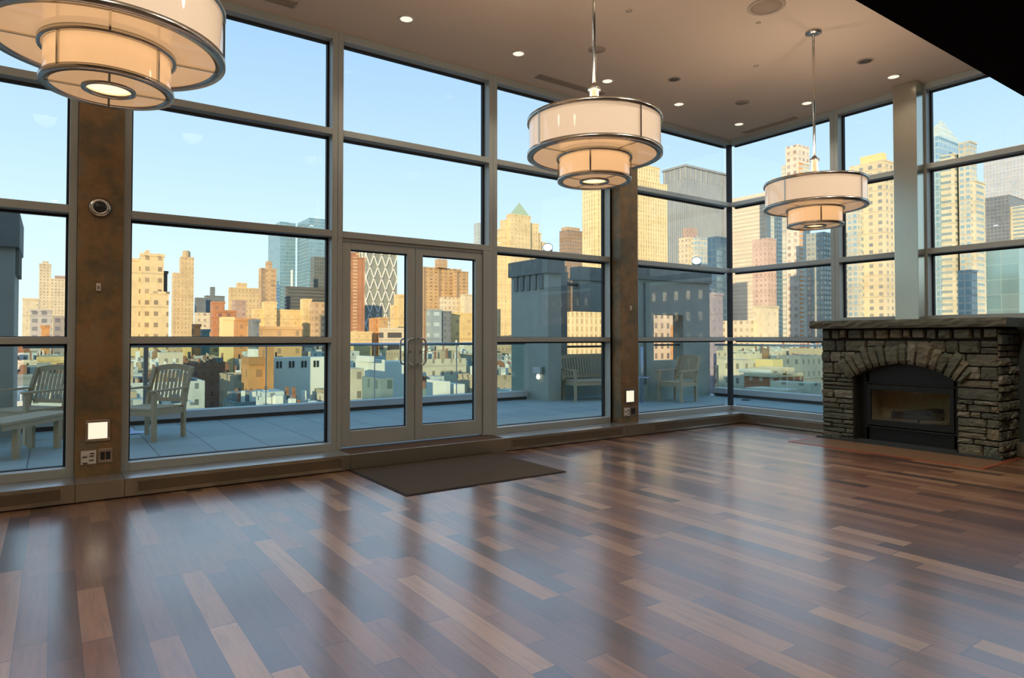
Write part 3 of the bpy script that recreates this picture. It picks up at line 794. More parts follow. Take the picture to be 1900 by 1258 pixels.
for k, (x, y, lab) in enumerate(PEND):
    p = pd if k == 0 else copy_tree(pd)
    p.location = (x, y, 0); tag(p, lab, 'pendant lamp', 'two-tier drum pendant lamps')
    for nm, z, e, rad in (('pendant_uplight', ZT - 0.03, 11, 0.06), ('pendant_uplight', ZT - 0.03, 11, 0.06), ('pendant_uplight', ZT - 0.03, 11, 0.06), ('pendant_downlight', ZS - 0.03, 25, 0.09)):
        L = D.lights.new(nm, 'SPOT' if nm == 'pendant_downlight' else 'POINT'); L.energy = e; L.color = (1.0, 0.84, 0.67); L.shadow_soft_size = rad
        if nm == 'pendant_downlight':
            L.spot_size = R(120); L.spot_blend = 0.8
        nlt += 1; rl_ = 0.42 if nm == 'pendant_uplight' else 0.0
        lo = D.objects.new(nm, L); lo.location = (rl_ * math.cos(nlt * 2.094), rl_ * math.sin(nlt * 2.094), z); lo.parent = p; col.objects.link(lo)

# ---------------------------------------------- ceiling fixtures
def make_down():
    r = empty('recessed_downlight', (0, 0, ZC))
    MB().lathe([(0.064, -0.001), (0.084, -0.001), (0.084, -0.008), (0.068, -0.010), (0.064, -0.006)], n=30, closed=True).build('trim_ring', M['white_plastic'], r)
    MB().lathe([(0.0, -0.003), (0.065, -0.003)], n=30).build('lens', M['down_lens'], r)
    return r
DN = [(-6.22, -0.345, 'downlight nearest the left pendant, in the row beside the windows, above the door'),
      (-4.748, -0.34, 'second downlight from the left in the row along the window wall'),
      (-3.296, -0.335, 'downlight just right of the middle pendant rod'),
      (-1.849, -0.30, 'downlight right of the middle pendant drum, fourth along the window wall'),
      (-0.37, -0.25, 'downlight nearest the room corner'),
      (-0.366, -1.393, 'downlight beside the farthest pendant rod'),
      (-0.345, -2.578, 'downlight in front of the steel column top')]
bpy.context.view_layer.update()
dn = make_down(); bpy.context.view_layer.update(); remember(dn)
def spot(o, e, ang=115):
    L = D.lights.new('downlight_lamp', 'SPOT'); L.energy = e; L.color = (1.0, 0.85, 0.68); L.spot_size = R(ang); L.spot_blend = 0.9; L.shadow_soft_size = 0.05 if e < 50 else 0.15
    lo = D.objects.new('downlight_lamp', L); lo.location = (0, 0, -0.02); lo.parent = o; col.objects.link(lo)
for k, (x, y, lab) in enumerate(DN):
    p = dn if k == 0 else copy_tree(dn)
    p.location = (x, y, ZC); tag(p, lab, 'ceiling light', 'round recessed downlights'); spot(p, 30)
for k, (x, y) in enumerate([(-11.3, -1.6), (-11.3, -4.4), (-9.4, -4.6), (-7.4, -4.3), (-5.3, -4.5), (-3.2, -4.5), (-1.3, -4.6), (-8.0, -9.0), (-4.0, -9.0)]):  # extra downlights added out of view to brighten the room
    p = copy_tree(dn); p.location = (x, y, ZC); tag(p, 'added unseen fill downlight, recessed in the ceiling outside the view', 'ceiling light', 'added fill downlights outside the view'); spot(p, 115, 155)

def ceiling_disc(name, x, y, r, label, cat, mat, ring=True):
    o = empty(name, (x, y, ZC)); tag(o, label, cat)
    MB().lathe([(0.0, -0.004), (r * 0.8, -0.004), (r * 0.8, -0.001)], n=36).build('grille' if r > 0.1 else 'cap', mat, o)
    if ring: MB().lathe([(r * 0.8, 0.0), (r, 0.0), (r, -0.006), (r * 0.8, -0.009)], n=36, closed=True).build('rim', M['ceil_rim'], o)
M['ceil_rim'] = plain('ceiling_fixture_rim', (0.46, 0.38, 0.30), 0.7)
M['ceil_grille'] = plain('ceiling_speaker_cloth', (0.40, 0.32, 0.25), 0.8, 0, 0.1, 60)
M['ceil_dark'] = plain('fixture_dark_recess', (0.12, 0.10, 0.08), 0.6)
ceiling_disc('ceiling_speaker', -4.047, -0.957, 0.105, 'flush round ceiling speaker beside the middle pendant rod', 'speaker', M['ceil_grille'])
ceiling_disc('ceiling_speaker', -3.309, -2.702, 0.185, 'large flush round ceiling speaker at the top edge of the view', 'speaker', M['ceil_grille'])
ceiling_disc('ceiling_speaker', -1.152, -0.869, 0.10, 'flush round ceiling speaker near the room corner', 'speaker', M['ceil_grille'])
ceiling_disc('adjustable_downlight', -2.614, -0.879, 0.085, 'unlit gimbal downlight between the middle and farthest pendants', 'ceiling light', M['ceil_dark'])
ceiling_disc('adjustable_downlight', -1.138, -2.610, 0.095, 'unlit gimbal downlight near the steel column', 'ceiling light', M['ceil_dark'])
ceiling_disc('sprinkler_cap', -2.107, -1.756, 0.045, 'small flat sprinkler cap mid-ceiling left of the farthest pendant rod', 'sprinkler', M['ceil_rim'], False)
ceiling_disc('sprinkler_cap', -4.400, -1.829, 0.045, 'small flat sprinkler cap at the top, right of the middle pendant rod', 'sprinkler', M['ceil_rim'], False)
ceiling_disc('sprinkler_cap', -3.073, -2.447, 0.035, 'tiny sprinkler cap beside the large ceiling speaker', 'sprinkler', M['ceil_rim'], False)
def ceiling_vent(x0, x1, y0, y1, label):
    cx, cy = (x0 + x1) / 2, (y0 + y1) / 2
    o = empty('ceiling_vent', (cx, cy, ZC)); tag(o, label, 'vent')
    a, b = (x1 - x0) / 2, (y1 - y0) / 2
    MB().box(-a, a, -b, b, -0.004, -0.001).build('backing', M['ceil_dark'], o)
    f = 0.012
    MB().box(-a, a, b - f, b, -0.010, -0.001).box(-a, a, -b, -b + f, -0.010, -0.001).box(-a, -a + f, -b, b, -0.010, -0.001).box(a - f, a, -b, b, -0.010, -0.001).build('frame', M['ceil_rim'], o)
    long_x = a > b
    for k in (-1, 0, 1):
        if long_x: MB().box(-a + f, a - f, k * b * 0.42 - 0.006, k * b * 0.42 + 0.006, -0.009, -0.004).build('slat', M['ceil_grille'], o)
        else: MB().box(k * a * 0.42 - 0.006, k * a * 0.42 + 0.006, -b + f, b - f, -0.009, -0.004).build('slat', M['ceil_grille'], o)
ceiling_vent(-4.15, -3.02, 0.00, 0.13, 'slotted ceiling vent strip beside the middle pendant, along the window wall')
ceiling_vent(0.03, 0.15, -0.95, -0.02, 'slotted ceiling vent strip along the right window wall near the corner')
ceiling_vent(-8.3, -7.27, -0.02, 0.12, 'slotted ceiling vent at the very top beside the nearest pendant')
# ---------------------------------------------- fireplace
fp = empty('fireplace', (-0.35, -2.64, 0)); tag(fp, 'grey brown rough stone fireplace with an arched opening and slab mantel', 'fireplace')
SH = Vector((-0.35, -2.64, 0))
def shb(mb, name, mat, parent=fp, bevel=0.0, shift=True):
    if shift: mb.v = [tuple(Vector(v) - SH) for v in mb.v]
    return mb.build(name, mat, parent, bevel)
rnd = random.Random(11)
def rock(mb, fn, n=7, m=5, edge=0.055, proud=None):
    """one rough stone. fn(s, t, d) maps the unit square and a depth d (0 joint, 1 face) to space"""
    tone = rnd.random(); pr_ = rnd.uniform(0.55, 1.25) if proud is None else proud
    i = len(mb.v)
    ti, tj = rnd.uniform(-0.25, 0.25), rnd.uniform(-0.25, 0.25)
    for a in range(n + 1):
        for b in range(m + 1):
            s, t = a / n, b / m
            border = a in (0, n) or b in (0, m)
            near = (not border) and (a in (1, n - 1) or b in (1, m - 1))
            js = rnd.uniform(-0.5, 0.5) * (0.05 if border else 0.1); jt = rnd.uniform(-0.5, 0.5) * (0.05 if border else 0.1)
            if a == 1: s = edge
            if a == n - 1: s = 1 - edge
            if b == 1: t = edge * 1.3
            if b == m - 1: t = 1 - edge * 1.3
            d = 0.0 if border else pr_ * ((0.86 if near else 1.0) + rnd.uniform(-0.20, 0.20) + ti * (s - .5) + tj * (t - .5))
            if (a in (0, n)) and (b in (0, m)):
                s += 0.06 * (1 if a == 0 else -1); t += 0.06 * (1 if b == 0 else -1)
            mb.v.append(tuple(fn(min(max(s + js * (0 if border else 1), 0.0), 1.0), min(max(t + jt * (0 if border else 1), 0.0), 1.0), d)))
    for a in range(n):
        for b in range(m):
            q = (i + a * (m + 1) + b, i + (a + 1) * (m + 1) + b, i + (a + 1) * (m + 1) + b + 1, i + a * (m + 1) + b + 1)
            mb.f.append(q); mb.uv.append(None); mb.tone.append(tone); mb.mi.append(0); mb.smooth.append(False)
XB = -0.318   # joint plane; faces stand up to 4 cm proud
def front(y0, y1, z0, z1, k=0.036, g=0.005):
    # y0 is the left end as seen from the room (larger y)
    def f(s, t, d): return (XB - k * d, (y0 - g) + (y1 + g - y0 + g) * s, (z0 + g) + (z1 - z0 - 2 * g) * t)
    return f
def side(x0, x1, z0, z1, k=0.034, g=0.005):
    def f(s, t, d): return ((x0 + g) + (x1 - x0 - 2 * g) * s, -3.682 - k * d, (z0 + g) + (z1 - z0 - 2 * g) * t)
    return f
YL, YR = -1.56, -3.69
AL, AR = -2.005, -3.25           # opening sides
ACY, ACZ, ARI, ARO = -2.628, -0.034, 1.099, 1.375
stones = MB(); sides = MB()
def outside(y0, y1, z0, z1):
    cyy, czz = (y0 + y1) / 2, (z0 + z1) / 2
    return min(math.hypot(yy - ACY, zz - ACZ) for yy in (y0, y1, cyy) for zz in (z0, z1)) > ARI + 0.03 and math.hypot(cyy - ACY, czz - ACZ) > ARO - 0.12
def courses(ya, yb, za, zb, hmin, hmax, wmin, wmax, test=None):
    z = za
    while z < zb - 0.02:
        h = rnd.uniform(hmin, hmax)
        if zb - z - h < hmin * 0.8: h = zb - z
        y = ya
        while y > yb + 0.02:
            wd = rnd.uniform(wmin, wmax)
            if y - wd - yb < wmin * 0.7: wd = y - yb
            if rnd.random() < 0.25 and h > 0.085:
                cuts = [(z, z + h * 0.5), (z + h * 0.5, z + h)]
            else: cuts = [(z, z + h)]
            for c0, c1 in cuts:
                if test is None or test(y, y - wd, c0, c1): rock(stones, front(y, y - wd, c0, c1))
            y -= wd
        z += h
courses(YL, AL + 0.004, 0.0, 0.90, 0.05, 0.15, 0.10, 0.40)
courses(AR - 0.004, YR, 0.0, 0.90, 0.05, 0.15, 0.10, 0.40)
courses(YL, YR, 0.90, 1.365, 0.09, 0.16, 0.12, 0.30, outside)
# small stones between jamb and arch shoulder
z = 0
# side face toward the room's right
z = 0.0
while z < 1.50:
    h = min(rnd.uniform(0.07, 0.14), 1.50 - z)
    x = -0.35
    while x < XF - 0.01:
        wd = rnd.uniform(0.14, 0.3)
        if XF - x - wd < 0.1: wd = XF - x
        rock(sides, side(x, x + wd, z, z + h)); x += wd
    z += h
shb(sides, 'fieldstone_side', M['stone'])
shb(stones, 'fieldstone_face', M['stone'])
# arch stones, each a wedge of its own
amax = 38.0
a = -amax; k = 0
while a < amax - 0.5:
    st_ = rnd.choice([3.9, 4.6, 5.8, 8.2, 5.0])
    b_ = min(a + st_, amax)
    if amax - b_ < 2.6: b_ = amax
    ro = ARO + rnd.uniform(-0.07, 0.05); 
    mb = MB()
    def f(s, t, d, a=a, b_=b_, ro=ro):
        an = R(a + 0.18 + (b_ - a - 0.36) * s); r_ = ARI + (ro - ARI) * t
        return (XB - 0.030 - 0.042 * d, ACY - r_ * math.sin(an), ACZ + r_ * math.cos(an))
    rock(mb, f, 4, 5, 0.14)
    # underside of the wedge, turning back into the opening
    n0 = len(mb.v)
    for s_ in (0, 0.5, 1):
        p = f(s_, 0.0, 0); mb.v.append(p); mb.v.append((-0.12, p[1], p[2]))
    for q in (0, 2):
        mb.f.append((n0 + q, n0 + q + 1, n0 + q + 3, n0 + q + 2)); mb.uv.append(None); mb.tone.append(0.4); mb.mi.append(0); mb.smooth.append(False)
    # keep the tone attribute on every wedge
    shb(mb, 'arch_stone', M['stone'])
    a = b_
# upright soldier stones under the mantel
y = YL; 
while y > YR + 0.01:
    wd = rnd.choice([0.10, 0.13, 0.17, 0.21, 0.15])
    if y - wd - YR < 0.09: wd = y - YR
    mb = MB(); rock(mb, front(y - 0.012, y - wd, 1.385 + rnd.uniform(-0.01, 0.01), 1.515, 0.05), 4, 4, 0.1)
    mb.tone[0] += 0.001
    shb(mb, 'soldier_stone', M['stone'])
    y -= wd
core = MB()
core.box(XB + 0.006, XF, AL, YL - 0.01, 0, 1.53).box(XB + 0.006, XF, YR + 0.01, AR, 0, 1.53)
core.box(XB + 0.006, XF, AR, AL, 1.12, 1.53)
core.box(XB + 0.006, XF + 0.0, -3.69, -3.66, 0, 1.53)
# spandrel pieces filling down to the arch line
nseg = 24
for q in range(nseg):
    ya = AL + (AR - AL) * q / nseg; yb = AL + (AR - AL) * (q + 1) / nseg
    ym = (ya + yb) / 2
    zz = ACZ + math.sqrt(max(ARI ** 2 - (ym - ACY) ** 2, 0)) + 0.006
    core.box(XB + 0.006, -0.10, yb, ya, zz, 1.13)
shb(core, 'masonry_core', M['mortar'])
mant = MB(); i = 0
# slab with a rough broken front edge
def slab(y0, y1):
    n = 28; prof = [(-0.425, 1.528), (-0.432, 1.560), (-0.430, 1.600), (-0.420, 1.635)]
    i = len(mant.v)
    for q in range(n + 1):
        yy = y0 + (y1 - y0) * q / n
        for px, pz in prof: mant.v.append((px + rnd.uniform(-0.008, 0.008), yy, pz + rnd.uniform(-0.002, 0.002)))
        mant.v.append((0.16, yy, 1.635)); mant.v.append((0.16, yy, 1.528))
    for q in range(n):
        for j in range(6):
            j2 = (j + 1) % 6
            mant.f.append((i + q * 6 + j, i + (q + 1) * 6 + j, i + (q + 1) * 6 + j2, i + q * 6 + j2)); mant.uv.append(None); mant.tone.append(0.5); mant.mi.append(0); mant.smooth.append(False)
    for base, rev in ((i, False), (i + n * 6, True)):
        f = tuple(base + j for j in range(6)); mant.f.append(f[::-1] if rev else f); mant.uv.append(None); mant.tone.append(0.5); mant.mi.append(0); mant.smooth.append(False)
slab(-1.44, -3.795)
shb(mant, 'mantel_slab', M['slab'])
# insert: steel surround, glass door, lined firebox with logs
ins = MB()
XI = -0.17
ins.box(XI, XI + 0.02, -3.19, -2.10, 0.775, 1.075).box(XI, XI + 0.02, -3.19, -2.10, 0.03, 0.205)
ins.box(XI, XI + 0.02, -2.135, -2.005, 0.03, 1.075).box(XI, XI + 0.02, -3.25, -3.16, 0.03, 1.075)
shb(ins, 'steel_surround', M['iron'])
for ya_, yb_ in ((AL - 0.012, AL), (AR, AR + 0.012)): shb(MB().box(-0.31, -0.12, ya_, yb_, 0, 0.92), 'opening_reveal', M['mortar'])
dr = MB(); X0, X1 = XI - 0.03, XI - 0.002
dr.box(X0, X1, -3.17, -2.125, 0.705, 0.772).box(X0, X1, -3.17, -2.125, 0.225, 0.30).box(X0, X1, -2.170, -2.125, 0.30, 0.705).box(X0, X1, -3.17, -3.12, 0.30, 0.705)
shb(dr, 'door_frame', M['iron'], bevel=0.003)
shb(MB().box(XI - 0.06, XI, -3.20, -2.10, 0.195, 0.215), 'louver_lip', M['iron'], bevel=0.003)
shb(MB().box(XI - 0.045, XI, -3.20, -2.10, 0.785, 0.800), 'louver_lip', M['iron'], bevel=0.003)
gp = MB().box(XI - 0.018, XI - 0.012, -3.125, -2.165, 0.295, 0.71)
shb(gp, 'door_glass', M['fire_glass'])
fb = MB()
fb.box(0.16, 0.18, -3.14, -2.15, 0.25, 0.76).box(XI + 0.02, 0.16, -2.15, -2.13, 0.25, 0.76).box(XI + 0.02, 0.16, -3.16, -3.14, 0.25, 0.76).box(XI + 0.02, 0.16, -3.14, -2.15, 0.24, 0.26)
shb(fb, 'firebox_lining', M['fire_lining'])
for (a_, b_, r_, m_) in (((-0.10, -2.40, 0.34), (-0.02, -2.98, 0.36), 0.045, 'log'), ((0.02, -2.35, 0.37), (0.06, -2.8, 0.40), 0.04, 'log'),
                         ((-0.07, -2.55, 0.41), (0.06, -2.95, 0.46), 0.032, 'log'), ((-0.12, -2.30, 0.30), (-0.10, -2.72, 0.31), 0.030, 'logpale'), ((-0.11, -2.75, 0.30), (-0.05, -3.08, 0.33), 0.035, 'logpale')):
    mb = MB(); A, B_ = Vector(a_), Vector(b_)
    mb.tube([A.lerp(B_, q / 6) + Vector((rnd.uniform(-.006, .006), 0, rnd.uniform(-.008, .008))) for q in range(7)], r_, 10)
    shb(mb, 'gas_log', M[m_])
gb = MB(); gb.box(-0.13, 0.12, -3.08, -2.24, 0.262, 0.285); shb(gb, 'burner_tray', M['iron'])
hs = MB().box(-0.40, -0.12, -3.25, -2.005, 0.0, 0.028); shb(hs, 'slate_threshold', M['slate'])
bs = MB().box(-0.44, -0.355, -3.73, -1.53, 0.0, 0.022); shb(bs, 'slate_base_strip', M['slate'])

h = empty('hearth_inlay', (-0.75, -2.68, 0)); tag(h, 'flush brown hearth inlay with a thin red wood border before the fireplace', 'hearth')
MB().box(-0.36, 0.30, -1.09, 1.10, 0.0, 0.004).build('inlay_panel', M['hearth'], h)
MB().box(-0.395, -0.36, -1.125, 1.14, 0.0, 0.006).box(-0.36, 0.72, -1.125, -1.09, 0.0, 0.006).box(-0.36, 0.30, 1.10, 1.14, 0.0, 0.006).build('red_border', M['hearth_edge'], h)

# ---------------------------------------------- terrace
TZ = 0.05
struct('trim_6', MB().box(-30, 3.75, 0.55, 5.55, -0.25, TZ).box(0.60, 3.75, -14, 0.55, -0.25, TZ), M['tile'], 'blue-grey tiled terrace deck outside the windows')
cu = MB().box(-9.62, -0.72, 4.98, 5.04, TZ, 0.115).box(3.42, 3.48, -14, 3.2, TZ, 0.115)
tag(cu.build('curb_base', M['curb_dark']), 'dark band along the foot of the terrace parapet curb', 'curb')
ct = MB().box(-9.62, -0.72, 4.94, 5.20, 0.115, 0.235).box(3.38, 3.64, -14, 3.2, 0.115, 0.235)
tag(ct.build('parapet_curb', M['curb'], None, 0.006), 'light metal-capped curb carrying the glass railing', 'curb')
rl = empty('glass_railing', (-5, 5.08, 0.2)); tag(rl, 'glass railing with steel handrail along the far terrace edge, seen through the doors', 'railing')
def rsh(mb, name, mat, par, o): 
    mb.v = [tuple(Vector(v) - Vector(o)) for v in mb.v]; return mb.build(name, mat, par)
O1 = (-5, 5.08, 0.2)
rsh(MB().tube([(-9.62, 5.08, 1.275), (-0.70, 5.08, 1.275)], 0.028, 14), 'handrail', M['rail'], rl, O1)
js = [-9.62, -8.06, -6.24, -4.24, -2.44, -0.72]
for k in range(5):
    rsh(MB().box(js[k] + 0.01, js[k + 1] - 0.01, 5.074, 5.086, 0.237, 1.26), 'glass_panel', M['rail_glass'], rl, O1)
for x in (-8.06, -6.24, -4.24, -2.44):
    rsh(MB().box(x - 0.008, x + 0.008, 5.072, 5.088, 0.237, 1.26), 'joint_strip', M['curb'], rl, O1)
rsh(MB().box(-8.10, -8.04, 5.04, 5.10, 0.237, 1.255), 'post', M['rail'], rl, O1)
rr = empty('glass_railing', (3.5, 0, 0.2)); tag(rr, 'glass railing with blue-grey flat handrail outside the right wall windows', 'railing')
O2 = (3.5, 0, 0.2)
rsh(MB().box(3.44, 3.56, -14, 3.2, 1.215, 1.26), 'handrail', M['rail'], rr, O2)
for y0, y1 in ((1.4, 3.18), (-0.4, 1.38), (-2.2, -0.42), (-4.0, -2.22), (-5.8, -4.02)):
    rsh(MB().box(3.494, 3.506, y0, y1, 0.237, 1.22), 'glass_panel', M['rail_glass'], rr, O2)
# dark outlet lying on the right terrace deck
tag(MB().lathe([(0.0, TZ + 0.03), (0.07, TZ + 0.026), (0.10, TZ + 0.005), (0.10, TZ)], cx=3.0, cy=2.05, n=20).build('deck_drain', M['dark_plastic']), 'small dark drain cover on the deck just outside the corner window', 'drain')

def pier(name, x0, x1, y0, y1, zb, z1, z2, over, label, notch_side, ext=None):
    r = empty(name, ((x0 + x1) / 2, (y0 + y1) / 2, TZ)); tag(r, label, 'pier'); o = r.location
    b = MB().box(x0, x1, y0, y1, zb, z1)
    rsh(b, 'shaft', M['pier_stone'], r, o)
    cp = MB().box(x0 - over, x1 + over, y0 - over, y1 + over, z1, z2)
    cp2 = cp.build('cap', M['pier_cap'], r, 0.012); cp2.data.transform(Matrix.Translation(-Vector(o)))
    if notch_side == 'x':
        n = 5; span = (y1 - y0)
        for k in range(n):
            a = y0 + 0.16 + k * (span - 0.2) / n
            rsh(MB().box(x0 - 0.035, x0 + 0.002, a, a + 0.13, z1 - 0.32, z1 - 0.002), 'corbel', M['pier_cap'], r, o)
    else:
        for k in range(4):
            a = y0 + 0.10 + k * 0.26
            rsh(MB().box(x1 - 0.002, x1 + 0.045, a, a + 0.10, z1 - 0.36, z1 - 0.002), 'corbel', M['pier_cap'], r, o)
    return r
pc = pier('terrace_pier', -0.63, -0.27, 4.33, 5.69, TZ, 2.78, 3.12, 0.06, 'tall grey-green stucco pier with dark capped cornice, right of the doors', 'x')
pl = pier('terrace_pier', -11.2, -9.70, 4.45, 5.8, TZ, 2.62, 3.10, 0.05, 'grey-green stucco pier with a dark cap at the left edge, beyond the left pane', 'x2')

tw = empty('terrace_wall', (2.0, 3.4, TZ)); tag(tw, 'grey terrace wall with a rectangular opening, left of the room corner', 'wall')
b = MB(); a0, a1, a2, a3 = 0.98, 1.446, 2.404, 3.33
b.box(a0, a1, 3.25, 3.55, TZ, 2.95).box(a2, a3, 3.25, 3.55, TZ, 2.95).box(a1, a2, 3.25, 3.55, TZ, 0.90).box(a1, a2, 3.25, 3.55, 1.914, 2.95)
rsh(b, 'wall_panel', M['wallT'], tw, (2.0, 3.4, TZ))
rsh(MB().box(a0 - 0.05, a3 + 0.03, 3.20, 3.60, 2.66, 2.96), 'coping_band', M['pier_cap'], tw, (2.0, 3.4, TZ))
rsh(MB().box(a1, a2, 3.36, 3.40, 1.22, 1.26), 'guard_bar', M['dark_plastic'], tw, (2.0, 3.4, TZ))
rsh(MB().tube([(1.16, 3.22, 0.4), (1.16, 3.22, 2.6)], 0.018, 8), 'conduit', M['pier_cap'], tw, (2.0, 3.4, TZ))

pw = empty('parapet_wall', (0.9, 4.95, TZ)); tag(pw, 'dark low terrace wall behind the slatted bench, with an open gap above it', 'wall')
O3 = (0.9, 4.95, TZ)
rsh(MB().box(-0.20, 2.2, 4.83, 5.1, TZ, 1.02), 'low_wall', M['wallT'], pw, O3)
rsh(MB().box(-0.20, 0.32, 4.83, 5.1, 1.02, 2.90), 'side_panel', M['pier_cap'], pw, O3)
rsh(MB().box(0.70, 2.2, 4.83, 5.1, 2.02, 3.02), 'hanging_panel', M['wallT'], pw, O3)
rsh(MB().box(0.66, 2.2, 4.79, 5.14, 2.74, 3.05), 'coping_band', M['pier_cap'], pw, O3)
rsh(MB().box(0.32, 0.74, 4.90, 4.98, 2.60, 2.67), 'cross_bar', M['dark_plastic'], pw, O3)
rsh(MB().box(0.32, 2.2, 4.90, 4.94, 1.17, 1.22), 'guard_bar', M['dark_plastic'], pw, O3)
rsh(MB().box(2.19, 2.23, 4.83, 5.1, 1.02, 2.1), 'end_post', M['wallT'], pw, O3)

def flood(x, y, z, rz, label):
    r = empty('floodlight', (x, y, z), rz); tag(r, label, 'floodlight')
    MB().tube([(0, 0, 0), (0, 0, 0.10)], 0.02, 8).build('bracket', M['chrome'], r)
    hd = MB().lathe([(0, -0.10), (0.09, -0.10), (0.115, 0.10), (0.10, 0.105), (0.098, 0.09)], n=28)
    o = hd.build('lamp_head', M['chrome'], r); o.location = (0, -0.02, 0.19); o.rotation_euler = (R(62), 0, 0)
    ln = MB().lathe([(0, 0.094), (0.099, 0.094)], n=28).build('lens', M['flood_lens'], o)
flood(-0.46, 4.55, 3.12, R(-40), 'chrome floodlight on top of the terrace pier right of the doors')
flood(3.08, 3.42, 2.96, R(-50), 'chrome floodlight on top of the terrace wall near the room corner')
sg = empty('wall_spotlight', (-0.63, 4.62, 0.62)); tag(sg, 'small boxed wall lamp with a white plate and bulb low on the terrace pier', 'wall lamp')
MB().box(-0.07, 0, -0.16, 0.16, 0.0, 0.16).build('housing', M['wallT'], sg, 0.004)
MB().box(-0.085, -0.072, -0.13, 0.14, 0.01, 0.15).build('white_plate', M['curb'], sg)
MB().lathe([(0, -0.12), (0.035, -0.10), (0.045, -0.06), (0.03, -0.01), (0, 0)], cx=-0.06, cy=-0.02, n=16).build('bulb', M['flood_lens'], sg)

# teak furniture
def chair(loc, rz, label, w=0.64, seats=9, deep=0.60, name='terrace_armchair', cat='chair'):
    r = empty(name, loc, rz); tag(r, label, cat)
    hw = w / 2; T = M['teak']
    for sx in (-1, 1):
        MB().box(sx * hw - 0.025, sx * hw + 0.025, -deep / 2, -deep / 2 + 0.055, 0, 0.64).build('leg', T, r, 0.004)
        lg = MB(); pts = [(sx * (hw - 0.02), deep / 2 - 0.03, 0.0), (sx * (hw - 0.02), deep / 2 - 0.03, 0.42), (sx * (hw - 0.02), deep / 2 + 0.03, 0.70), (sx * (hw - 0.02), deep / 2 + 0.11, 0.93)]
        for k in range(3): lg.bar(pts[k], pts[k + 1], 0.05, 0.045, up=(0, 1, 0))
        lg.build('leg', T, r)
        am = MB(); am.bar((sx * hw, -deep / 2 - 0.03, 0.655), (sx * (hw - 0.01), deep / 2 + 0.03, 0.665), 0.065, 0.026); am.build('armrest', T, r, 0.004)
    st_ = MB(); n = 7
    for k in range(n):
        y0 = -deep / 2 + k * (deep - 0.02) / n
        st_.box(-hw + 0.026, hw - 0.026, y0, y0 + (deep - 0.02) / n - 0.008, 0.405, 0.43)
    st_.box(-hw + 0.026, hw - 0.026, -deep / 2 + 0.01, -deep / 2 + 0.035, 0.33, 0.405).box(-hw + 0.026, hw - 0.026, deep / 2 - 0.05, deep / 2 - 0.02, 0.33, 0.405)
    st_.box(-hw, -hw + 0.03, -deep / 2 + 0.05, deep / 2 - 0.04, 0.33, 0.405).box(hw - 0.03, hw, -deep / 2 + 0.05, deep / 2 - 0.04, 0.33, 0.405)
    st_.build('seat', T, r)
    bk = MB()
    nn = 14
    def bp(x, z): return (x, deep / 2 + (0.03 + (z - 0.42) * 0.20), z)
    for k in range(nn):  # curved top rail
        xa = -hw + 0.0 + k * w / nn; xb = xa + w / nn
        za = 0.90 + 0.045 * (1 - ((xa) / hw) ** 2); zb = 0.90 + 0.045 * (1 - ((xb) / hw) ** 2)
        bk.bar(bp(xa, za), bp(xb, zb), 0.03, 0.075)
    bk.bar(bp(-hw + 0.03, 0.49), bp(hw - 0.03, 0.49), 0.028, 0.05)
    for k in range(seats):
        x = -hw + 0.06 + k * (w - 0.12) / (seats - 1)
        bk.bar(bp(x, 0.50), bp(x * 1.0, 0.90), 0.034, 0.014, up=(0, 1, 0))
    bk.build('backrest', T, r)
    return r
chair((-8.185, 3.385, TZ), R(-49.5), 'teak armchair with a slatted back in the large window right of the left column')
chair((-9.54, 4.06, TZ), R(-49.5 + 0), 'teak armchair with a slatted back at the far left, left of the brown column', w=0.66)
chair((0.47, 4.14, TZ), R(-8), 'teak slatted bench beside the terrace pier, seen left of the right brown column', w=1.25, seats=17, name='terrace_bench', cat='bench')
chair((1.62, 2.74, TZ), R(-85), 'teak armchair seen side-on before the grey terrace wall', w=0.56)
tb = empty('low_table', (-9.53, 2.90, TZ), R(58)); tag(tb, 'low teak table in front of the armchair at the far left', 'table')
tp = MB()
for k in range(4): tp.box(-0.62, 0.62, -0.20 + k * 0.102, -0.20 + k * 0.102 + 0.095, 0.40, 0.43)
tp.box(-0.60, 0.60, -0.19, -0.16, 0.34, 0.40).box(-0.60, 0.60, 0.16, 0.19, 0.34, 0.40)
tp.build('table_top', M['teak'], tb)
for sx in (-1, 1):
    for sy in (-1, 1): MB().box(sx * 0.36 - 0.03, sx * 0.36 + 0.03, sy * 0.155 - 0.03, sy * 0.155 + 0.03, 0, 0.40).build('leg', M['teak'], tb)
# round floor plate by the first armchair, pedestal table by the wall
tag(MB().lathe([(0, TZ), (0.24, TZ), (0.23, TZ + 0.018), (0.03, TZ + 0.028), (0.03, TZ + 0.06), (0, TZ + 0.06)], cx=-8.35, cy=4.1, n=30).build('umbrella_base', M['rail']), 'round pale metal base plate lying on the tiles behind the armchair', 'umbrella base')
pt = empty('pedestal_table', (0.83, 3.02, TZ)); tag(pt, 'tall steel pole stand with a small round shelf before the terrace wall', 'table')
MB().tube([(0, 0, 0), (0, 0, 1.16)], 0.028, 12).build('pole', M['rail'], pt)
MB().lathe([(0.03, 0.51), (0.17, 0.51), (0.17, 0.535), (0.03, 0.535)], n=28, closed=True).build('shelf', M['rail'], pt)
MB().lathe([(0, 0), (0.14, 0), (0.13, 0.015), (0, 0.02)], n=28).build('foot', M['rail'], pt)

